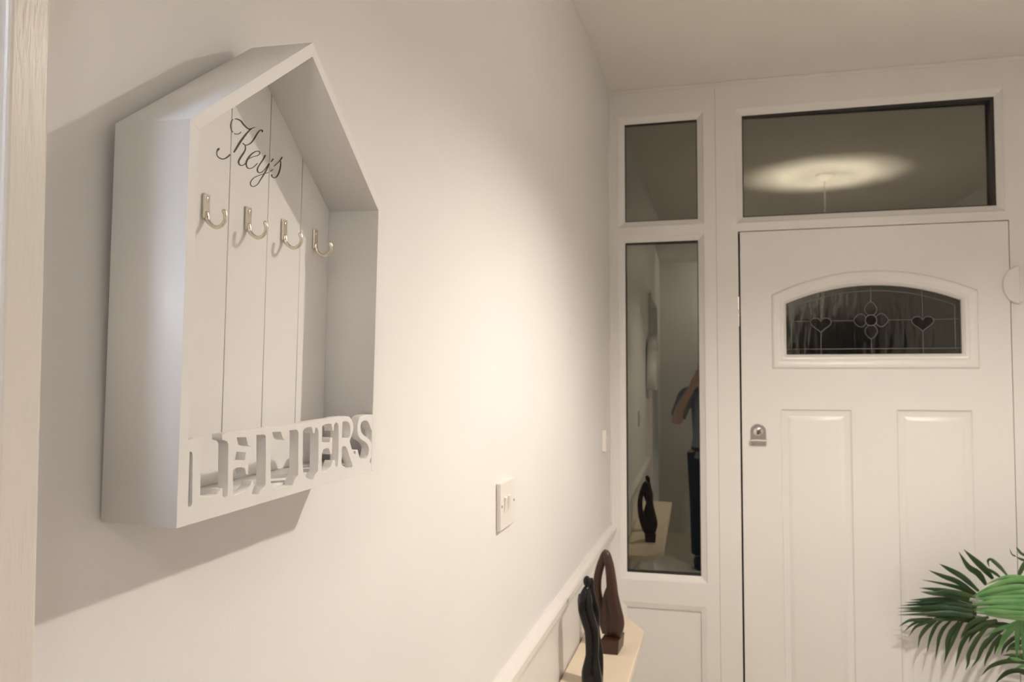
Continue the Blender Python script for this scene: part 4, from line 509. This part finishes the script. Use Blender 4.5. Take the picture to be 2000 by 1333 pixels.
pl('roof_panel', [IRe, (W - 0.001, EH), (AU, AH), IAp], 0.001, BD)
BT = 0.0085
pl('bottom_panel', [(0.0095, 0.0), (IRe[0], 0.0), (IRe[0], 0.0093), (0.0095, 0.0093)], 0.001, BD - BT - 0.0001, [], 0.0)
pl('back_board', [(0.0095, 0.0093), (IRe[0], 0.0093), IRe, IAp, ILe], 0.001, 0.0020, [], 0.0)
ue = [0.0095, 0.0676, 0.1262, 0.1850, 0.2432, 0.3002]
def roofz(u):
    if u <= IAp[0]: return ILe[1] + (IAp[1] - ILe[1]) * (u - ILe[0]) / (IAp[0] - ILe[0])
    return IAp[1] + (IRe[1] - IAp[1]) * (u - IAp[0]) / (IRe[0] - IAp[0])
for k in range(5):
    a, b = ue[k] + (0.0005 if k else 0), ue[k + 1] - (0.0005 if k < 4 else 0)
    o = [(a, 0.0091), (b, 0.0091), (b, roofz(b) + 0.0002)]
    if a < IAp[0] < b: o.append((IAp[0], IAp[1] + 0.0002))
    o.append((a, roofz(a) + 0.0002))
    pl('back_plank', o, 0.0021, 0.0050, [], 0.0005)

BT0 = BD - BT
outer = [(0.0094, 0.0), (IRe[0] + 0.0001, 0.0)] + [(min(u, IRe[0] + 0.0001), v) for (u, v) in reversed(BOARD_TOP)]
outer = [(max(u, 0.0094), v) for (u, v) in outer]
holes = [[(min(max(u, 0.011), 0.2992), v) for (u, v) in h] for h in BOARD_HOLES]
lb = pl('letter_rack', outer, BT0, BD - 0.0001, holes, 0.0002)
lb['label'] = 'front board cut through to read LETTERS'

# "Keys" lettering, flat print on the planks
V = []; F = []
for A, B in LETTER_STROKES:
    n0 = len(V); n = len(A)
    for t in (0.00502, 0.00530):
        V += [(t, p[0], p[1]) for p in A] + [(t, p[0], p[1]) for p in B]
    for i in range(n - 1):
        F.append((n0 + 2 * n + i, n0 + 2 * n + i + 1, n0 + 3 * n + i + 1, n0 + 3 * n + i))
        F.append((n0 + i, n0 + i + 1, n0 + 2 * n + i + 1, n0 + 2 * n + i)); F.append((n0 + n + i, n0 + n + i + 1, n0 + 3 * n + i + 1, n0 + 3 * n + i))
me = bpy.data.meshes.new('lettering'); me.from_pydata(V, [], F); me.update()
kl = link('lettering', me, M['ink'], kb); kl['label'] = 'black script lettering reading Keys'

prof = [(0.0068, 0.2275), (0.0070, 0.2236), (0.0082, 0.2203), (0.0112, 0.2171), (0.0147, 0.2152), (0.0174, 0.2149), (0.0205, 0.2161), (0.0229, 0.2185), (0.0240, 0.2217), (0.0237, 0.2250), (0.0227, 0.2275), (0.0220, 0.2287)]
for k, (hu, hv) in enumerate([(0.0942, 0.0), (0.1524, 0.0008), (0.2113, 0.0003), (0.2700, 0.0008)]):
    hv0 = 0.2317 + hv
    hk = boxes('key_hook', [(0.0051, 0.0072, hu - 0.0041, hu + 0.0041, hv0 - 0.0100, hv0 + 0.0100)], M['nickel'], kb, 0.0007, 2)
    P = smoothpts([Vector((t, hu, v + hv)) for t, v in prof], 3)
    R = lerps([0.0016, 0.0022, 0.0019, 0.00165, 0.0016, 0.0016, 0.0016, 0.0016, 0.0016, 0.00165, 0.0019, 0.0012], len(P))
    tube('hook_arm', P, R, M['nickel'], hk, 12)
    V, F = ball((0.0072, hu, hv0 + 0.0058), (0.0009, 0.0021, 0.0021), 12)
    sc = mesh('screw', V, F, M['chrome'], hk, True)

# ------------------------------------------------------------------ small wall fittings
sw = boxes('light_switch', [(0.0005, 0.0095, -1.598, -1.492, 1.1905, 1.2790)], M['plastic'], None, 0.002, 3, (0, -1.545, 1.235))
tag(sw, 'white two-gang light switch on the grey wall above the dado rail', 'light switch')
for yy in (-1.568, -1.542):
    r = loft('rocker', [[(x, y, z) for (y, z) in ((yy - 0.0080 + 1.545, -0.0150), (yy + 0.0080 + 1.545, -0.0150), (yy + 0.0080 + 1.545, 0.0150), (yy - 0.0080 + 1.545, 0.0150))] for x in (0.009,)] + [[(0.0100, yy - 0.0076 + 1.545, -0.0146), (0.0100, yy + 0.0076 + 1.545, -0.0146), (0.0135, yy + 0.0076 + 1.545, 0.0146), (0.0135, yy - 0.0076 + 1.545, 0.0146)]], M['plastic'], sw, True, True)
for yy in (-1.590, -1.500):
    V, F = ball((0.0095, yy + 1.545, 0.0), (0.0010, 0.0028, 0.0028), 10); mesh('screw', V, F, M['came'], sw, True)
bp_ = boxes('wall_sensor', [(0.0, 0.016, -0.225, -0.150, 1.213, 1.288)], M['plastic'], None, 0.003, 3, (0, -0.19, 1.25))
tag(bp_, 'small white box fitting on the wall close to the corner by the tall window', 'wall fitting')
boxes('cover_button', [(0.016, 0.0185, -0.020, 0.010, -0.012, 0.018)], M['plastic'], bp_, 0.001, 2)
P = [(0.0015, -0.826 + 0.006 * cos(a), 1.6095 + 0.015 * sin(a)) for a in [radians(d) for d in range(70, 300, 15)]]
V, F = tube_geo([Vector(p) for p in P], 0.0018, 8)
wh = mesh('wall_mark', V, F, M['dado'], None, True)
tag(wh, 'tiny pale raised curl of paint on the grey wall between the switch and the corner', 'paint mark')

# ------------------------------------------------------------------ shelf and sculptures
ZS = 0.706
so = [(0.004, -1.95), (0.168, -1.95), (0.173, -1.945), (0.173, -0.556), (0.166, -0.538), (0.110, -0.424), (0.100, -0.418), (0.004, -0.418)]
sh = plate('wall_shelf', so, [], lambda a, b, d: (a, b + 1.2, d), -0.026, 0.0, M['shelf'], None, 0.002)
sh.location = (0, -1.2, ZS)
tag(sh, 'long cream shelf against the left wall below the dado rail', 'shelf')
for yy in (0.45, -0.15, -0.65):
    b = boxes('bracket', [(-0.0002, 0.010, yy - 0.012, yy + 0.012, -0.17, -0.0262), (0.010, 0.145, yy - 0.012, yy + 0.012, -0.034, -0.0262)], M['rail'], sh, 0.001, 1)
    tube('brace', [(0.008, yy, -0.160), (0.060, yy, -0.085), (0.135, yy, -0.033)], 0.005, M['rail'], b, 8)

bs = empty('brown_loop_sculpture', (0.1, -0.74, ZS), 'dark brown abstract loop sculpture on a block at the far end of the shelf', 'sculpture')
def rel(P, o): return [Vector(p) - Vector(o) for p in P]
O1 = (0.1, -0.74, ZS)
base = [(0.0785, -0.786), (0.1225, -0.786), (0.128, -0.703), (0.084, -0.703)]
cb = [[Vector((x, y, z)) - Vector(O1) for (x, y) in [((bx - 0.103) * s + 0.103, by2) for bx, by2 in base]] for z, s in ((ZS, 1.0), (ZS + 0.002, 1.03), (ZS + 0.036, 1.17), (ZS + 0.0385, 1.12))]
loft('sculpture_base', cb, M['brown'], bs, True, True)
def T(P, R, n=14, k=4):
    Q = smoothpts(P, k); return tube_geo(Q, lerps(R, len(Q)), n)
right = T(rel([(0.0838, -0.742, 0.982), (0.0890, -0.744, 0.970), (0.0965, -0.747, 0.938), (0.1015, -0.750, 0.900), (0.1050, -0.752, 0.862), (0.1120, -0.753, 0.820), (0.1170, -0.752, 0.785), (0.1130, -0.748, 0.757), (0.108, -0.745, 0.742)], O1), [0.006, 0.0110, 0.0135, 0.0150, 0.0165, 0.0195, 0.0215, 0.0190, 0.014])
left = T(rel([(0.0862, -0.738, 0.982), (0.0800, -0.736, 0.968), (0.0680, -0.733, 0.935), (0.0595, -0.730, 0.900), (0.0580, -0.728, 0.865), (0.0640, -0.728, 0.825), (0.0760, -0.730, 0.785), (0.0880, -0.735, 0.750)], O1), [0.006, 0.0110, 0.0120, 0.0120, 0.0125, 0.0145, 0.017, 0.016])
inner = T(rel([(0.0925, -0.738, 0.885), (0.0895, -0.740, 0.868), (0.0870, -0.742, 0.845), (0.0880, -0.742, 0.815), (0.0930, -0.742, 0.780), (0.0960, -0.742, 0.745)], O1), [0.004, 0.008, 0.0125, 0.016, 0.017, 0.014])
fuse('entwined_figures', [right, left, inner], M['brown'], bs, 0.0016, 4)

bk = empty('black_figure_sculpture', (0.088, -1.02, ZS), 'slender glossy black sculpture of entwined figures at the near end of the shelf', 'sculpture')
O2 = (0.088, -1.02, ZS)
f1 = T(rel([(0.0752, -1.02, 0.948), (0.0735, -1.02, 0.936), (0.0722, -1.02, 0.920), (0.0722, -1.02, 0.895), (0.0790, -1.02, 0.868), (0.0868, -1.02, 0.842), (0.0888, -1.022, 0.812), (0.0890, -1.024, 0.782), (0.0880, -1.026, 0.762), (0.0875, -1.028, 0.742), (0.0890, -1.028, 0.722), (0.089, -1.028, 0.708)], O2), [0.0075, 0.0125, 0.0175, 0.0195, 0.0190, 0.0185, 0.0175, 0.0170, 0.0205, 0.0250, 0.0265, 0.0245], 16)
f2 = T(rel([(0.0845, -1.008, 0.969), (0.0850, -1.008, 0.955), (0.0860, -1.006, 0.935), (0.0915, -1.004, 0.910), (0.0970, -1.004, 0.885), (0.0955, -1.004, 0.850), (0.0985, -1.004, 0.815), (0.1040, -1.006, 0.785), (0.1050, -1.010, 0.755), (0.1030, -1.015, 0.715)], O2), [0.0050, 0.0065, 0.0068, 0.0075, 0.0085, 0.0095, 0.0100, 0.0095, 0.0105, 0.012], 12)
hd = ball(Vector((0.0760, -1.02, 0.9625)) - Vector(O2), (0.0100, 0.0100, 0.0140), 16)
arm = T(rel([(0.0590, -1.02, 0.930), (0.0570, -1.02, 0.915), (0.0585, -1.022, 0.895), (0.066, -1.026, 0.878)], O2), [0.0045, 0.0055, 0.0050, 0.0045], 10)
ft = ball(Vector((0.089, -1.028, 0.7105)) - Vector(O2), (0.026, 0.022, 0.0055), 16)
fuse('entwined_figures', [f1, f2, hd, arm, ft], M['black'], bk, 0.0014, 3)

# ------------------------------------------------------------------ palm
random.seed(5)
PO = Vector((1.52, -0.36, 0))
palm = empty('potted_palm', PO, 'green palm with drooping fronds in front of the right side of the door', 'plant')
pt = lathe('pot', [(0.001, 0.0), (0.105, 0.0), (0.112, 0.006), (0.150, 0.27), (0.156, 0.275), (0.156, 0.29), (0.145, 0.29), (0.140, 0.262), (0.001, 0.262)], M['pot'], palm)
lathe('soil', [(0.001, 0.266), (0.08, 0.268), (0.139, 0.2645)], M['soil'], palm)
for a, hgt in ((0, 0.48), (2.1, 0.40), (4.2, 0.44)):
    tube('trunk', [(0.03 * cos(a), 0.03 * sin(a), 0.255), (0.035 * cos(a), 0.035 * sin(a), 0.36), (0.02 * cos(a), 0.02 * sin(a), hgt)], [0.026, 0.021, 0.016], M['bark'], palm, 10)

def leaflet(pts, wid, mat, parent, fold=0.5, name='leaflet'):
    P = smoothpts([Vector(p) - PO for p in pts], 3 if len(pts) > 3 else 4)
    n = len(P); V = []; F = []
    tw = random.uniform(-0.3, 0.3)
    for i, p in enumerate(P):
        t = (P[min(n - 1, i + 1)] - P[max(0, i - 1)]).normalized()
        s = t.cross(Vector((0, 1, 0)))
        if s.length < 1e-3: s = Vector((0, 0, 1))
        s.normalize(); nn = s.cross(t).normalized()
        s2 = s * cos(tw) + nn * sin(tw); n2 = nn * cos(tw) - s * sin(tw)
        q = i / (n - 1)
        w_ = wid * 0.5 * (min(1, (0.45 + 2.2 * q)) * (1 - max(0, (q - 0.45) / 0.55) ** 1.6) + 0.02)
        V += [p - s2 * w_ + n2 * w_ * fold, p, p + s2 * w_ + n2 * w_ * fold]
    for i in range(n - 1):
        a = 3 * i
        F += [(a, a + 1, a + 4, a + 3), (a + 1, a + 2, a + 5, a + 4)]
    me = bpy.data.meshes.new(name); me.from_pydata([tuple(v) for v in V], [], F); me.update()
    return link(name, me, mat, parent, True)

def stalk(pts, r0, r1, mat='stalk'):
    P = smoothpts([Vector(p) - PO for p in pts], 5)
    return tube('frond_stalk', P, lerps([r0, r1], len(P)), M[mat], palm, 8)
fr = [stalk([(1.52, -0.36, 0.46), (1.50, -0.34, 0.66), (1.412, -0.28, 0.735), (1.317, -0.18, 0.752), (1.226, -0.13, 0.745), (1.134, -0.11, 0.717), (1.05, -0.10, 0.690)], 0.007, 0.002),
      stalk([(1.51, -0.38, 0.44), (1.44, -0.41, 0.70), (1.35, -0.425, 0.80), (1.297, -0.425, 0.83), (1.283, -0.42, 0.86), (1.276, -0.42, 0.925)], 0.006, 0.002),
      stalk([(1.53, -0.36, 0.42), (1.50, -0.33, 0.75), (1.42, -0.29, 0.93), (1.345, -0.26, 0.955), (1.30, -0.245, 0.935)], 0.006, 0.0015)]
for g_, wd, pts in PALM_LEAFLETS:
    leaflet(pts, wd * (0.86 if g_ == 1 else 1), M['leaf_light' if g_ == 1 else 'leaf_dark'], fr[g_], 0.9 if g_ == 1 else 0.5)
# fronds on the far side of the plant, right of the photograph's edge
for a, ln, hz in ((0.2, 0.42, 0.95), (1.0, 0.38, 1.02), (-0.9, 0.45, 0.90), (-1.9, 0.40, 0.80), (2.2, 0.22, 1.08)):
    d = Vector((cos(a) * 0.9, sin(a) * 0.75, 0)); b0 = PO + Vector((0, 0, 0.43))
    tip = PO + d * ln + Vector((0, 0, hz * 0.78)); midp = PO + d * ln * 0.5 + Vector((0, 0, hz))
    rp = [b0, b0 * 0.5 + midp * 0.5 + Vector((0, 0, 0.05)), midp, tip]
    st = stalk(rp, 0.006, 0.0015)
    Q = smoothpts(rp, 8)
    for i in range(8, len(Q) - 1, 2):
        t = (Q[i + 1] - Q[i - 1]).normalized(); sd = t.cross(Vector((0, 0, 1))).normalized()
        for s in (-1, 1):
            l = 0.16 * (1 - 0.5 * abs(i / len(Q) - 0.6))
            e = Q[i] + sd * s * l * 0.8 + t * l * 0.5 - Vector((0, 0, l * 0.35))
            if e.y > -0.03: e.y = -0.03
            if e.x > 1.97: e.x = 1.97
            m_ = Q[i] * 0.45 + e * 0.55 + Vector((0, 0, 0.03))
            if m_.y > -0.02: m_.y = -0.02
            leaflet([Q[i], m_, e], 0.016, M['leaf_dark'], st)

# ------------------------------------------------------------------ pendant lamp (above the frame, seen reflected in the fanlight)
pd = empty('pendant_lamp', (LAMP.x, LAMP.y, H), 'white pendant ceiling lamp with a fabric shade, reflected in the fanlight', 'lamp')
lathe('ceiling_rose', [(0.001, -0.034), (0.012, -0.033), (0.022, -0.026), (0.040, -0.014), (0.048, -0.002), (0.048, 0.0)], M['plastic'], pd)
tube('cord', [(0, 0, -0.03), (0.001, 0, -0.16), (0, 0, LAMP.z - H + 0.085)], 0.0034, M['plastic'], pd, 8)
lathe('bulb_holder', [(0.001, LAMP.z - H + 0.095), (0.013, LAMP.z - H + 0.092), (0.018, LAMP.z - H + 0.07), (0.018, LAMP.z - H + 0.036), (0.001, LAMP.z - H + 0.034)], M['plastic'], pd, 20)
V, F = ball((0, 0, LAMP.z - H), (0.029, 0.029, 0.033), 16)
mesh('bulb', V, F, M['bulb'], pd, True)
zt, zb = LAMP.z - H + 0.077, LAMP.z - H - 0.060
sd_ = lathe('lamp_shade', [(SHADE_T, zt), (SHADE_B, zb), (SHADE_B - 0.0015, zb), (SHADE_T - 0.0015, zt), (SHADE_T, zt)], M['shade'], pd, 48)
for k in range(3):
    a = 2 * pi * k / 3
    tube('shade_spoke', [(0.015 * cos(a), 0.015 * sin(a), LAMP.z - H + 0.055), ((SHADE_T - 0.002) * cos(a), (SHADE_T - 0.002) * sin(a), zt - 0.002)], 0.0012, M['chrome'], pd, 6)

# added fill globe, unseen behind the camera, to lift the shadows
hl = empty('hall_fill_light', (0.80, -4.25, H), 'added fill light, an unseen round globe on the hall ceiling behind the camera', 'lamp')
lathe('light_base', [(0.001, -0.001), (0.150, -0.001), (0.155, -0.012), (0.150, -0.022), (0.001, -0.022)], M['plastic'], hl, 40)
lathe('diffuser', [(0.148, -0.0225), (0.146, -0.050), (0.125, -0.080), (0.085, -0.100), (0.040, -0.108), (0.001, -0.110)], M['hall'], hl, 40)

# cool ceiling panel in the room through the side doorway
lp_ = boxes('ceiling_light_panel', [(-0.32, 0.32, -0.32, 0.32, -0.012, 0.0)], M['plastic'], None, 0.002, 1)
lp_.location = (-0.48, -4.75, H)
tag(lp_, 'cool white square ceiling light panel in the side room behind the camera', 'lamp')
boxes('diffuser', [(-0.30, 0.30, -0.30, 0.30, -0.0135, -0.0121)], M['panel'], lp_)

# ------------------------------------------------------------------ photographer, seen only as a reflection in the tall window
M['skin'] = paint('skin', (0.55, 0.36, 0.27), 0.5, 0.1, 80, 0.05)
M['shirt'] = paint('grey_shirt_cloth', (0.24, 0.26, 0.30), 0.8, 0.4, 200, 0.08)
M['jeans'] = paint('dark_trouser_cloth', (0.018, 0.020, 0.028), 0.85, 0.4, 200, 0.1)
M['hair'] = paint('dark_hair', (0.03, 0.02, 0.014), 0.6, 0.6, 120, 0.2, stretch=(1, 1, 0.2))
PX, PY = 0.43, -3.33
pe = empty('person', (PX, PY, 0), 'person in a grey top and dark trousers holding a camera up to the eye', 'person')
def K(P, R, n=14, k=4): return T([Vector(p) for p in P], R, n, k)
eye = 1.495
body = [K([(0, -0.02, 0.88), (0, -0.02, 1.02), (0, -0.015, 1.18), (0, -0.015, 1.30), (0, -0.02, 1.36)], [0.13, 0.115, 0.125, 0.13, 0.09]),
        K([(0, -0.02, 1.33), (0, 0.0, 1.40), (0, 0.005, 1.44)], [0.055, 0.05, 0.05]),
        ball((0, 0.045, 1.52), (0.074, 0.092, 0.110), 20), ball((0, 0.09, 1.455), (0.045, 0.045, 0.045), 12),
        K([(-0.01, 0.128, 1.515), (-0.01, 0.146, 1.487)], [0.009, 0.013], 8)]
for s in (-1, 1):
    body.append(K([(s * 0.09, -0.02, 1.32), (s * 0.17, -0.02, 1.32), (s * 0.21, 0.01, 1.24), (s * 0.255, 0.06, 1.12)], [0.06, 0.055, 0.048, 0.040]))
    body.append(K([(s * 0.255, 0.06, 1.12), (s * 0.22, 0.13, 1.24), (s * 0.13, 0.195, 1.395)], [0.040, 0.035, 0.026]))
    body.append(K([(s * 0.13, 0.195, 1.395), (s * 0.105, 0.205, 1.44), (s * 0.088, 0.208, 1.475)], [0.027, 0.036, 0.028]))
    for f in range(4):   # fingers curl round the camera grip
        z0 = 1.458 + f * 0.018
        body.append(K([(s * 0.098, 0.200, z0 - 0.012), (s * 0.100, 0.232, z0), (s * 0.083, 0.252, z0 + 0.002), (s * (0.060 + 0.004 * (f % 2)), 0.250, z0)], [0.0105, 0.0095, 0.0085, 0.0070], 8, 3))
    body.append(K([(s * 0.10, 0.190, 1.430), (s * 0.082, 0.182, 1.445), (s * 0.058, 0.183, 1.455)], [0.013, 0.011, 0.008], 8, 3))
    body.append(K([(s * 0.074, 0.03, 1.54), (s * 0.080, 0.025, 1.50)], [0.012, 0.008], 8, 3))
    body.append(K([(s * 0.075, -0.02, 0.90), (s * 0.085, 0.0, 0.50), (s * 0.09, -0.01, 0.10), (s * 0.09, 0.03, 0.045)], [0.095, 0.060, 0.040, 0.04]))
for v, f in body:
    pass
bo = fuse('body', body, M['skin'], pe, 0.006, 2)
def grow(parts, d): 
    return parts
top = [K([(0, -0.02, 0.84), (0, -0.02, 1.02), (0, -0.015, 1.18), (0, -0.015, 1.30), (0, -0.02, 1.375)], [0.155, 0.135, 0.143, 0.147, 0.085])]
for s in (-1, 1):
    top.append(K([(s * 0.08, -0.02, 1.325), (s * 0.17, -0.02, 1.325), (s * 0.21, 0.01, 1.245), (s * 0.240, 0.04, 1.16)], [0.07, 0.066, 0.062, 0.060]))
fuse('shirt', top, M['shirt'], pe, 0.007, 3)
leg = [K([(0, -0.02, 0.80), (0, -0.02, 0.93)], [0.15, 0.148])]
for s in (-1, 1):
    leg.append(K([(s * 0.075, -0.02, 0.88), (s * 0.085, 0.0, 0.50), (s * 0.09, -0.01, 0.10)], [0.105, 0.076, 0.062]))
fuse('trousers', leg, M['jeans'], pe, 0.007, 3)
for s in (-1, 1):
    fuse('shoe', [K([(s * 0.09, -0.055, 0.046), (s * 0.09, 0.03, 0.046), (s * 0.095, 0.13, 0.036)], [0.045, 0.046, 0.034])], M['jeans'], pe, 0.006, 2)
fuse('hair', [ball((0, 0.020, 1.545), (0.088, 0.098, 0.108), 20), ball((0, -0.03, 1.48), (0.075, 0.055, 0.10), 16)], M['hair'], pe, 0.006, 2)
# the camera being held, its lens just behind the viewpoint
M['cambody'] = paint('black_camera_plastic', (0.015, 0.015, 0.015), 0.5, 0.4, 300, 0.1)
hc_ = empty('held_camera', (CAM.x, CAM.y, CAM.z), 'black camera held in both hands of the person', 'camera')
hc_.rotation_euler = (pitch, 0, yaw)
boxes('camera_body', [(-0.065, 0.065, -0.125, -0.075, -0.045, 0.035), (-0.028, 0.028, -0.118, -0.078, 0.033, 0.058)], M['cambody'], hc_, 0.006, 3)
ln_ = tube('lens', [(0, -0.078, 0), (0, -0.060, 0), (0, -0.030, 0), (0, -0.012, 0)], [0.033, 0.034, 0.032, 0.032], M['cambody'], hc_, 28)
tube('lens_glass', [(0, -0.012, 0), (0, -0.0112, 0)], [0.026, 0.025], M['dark'], ln_, 24)
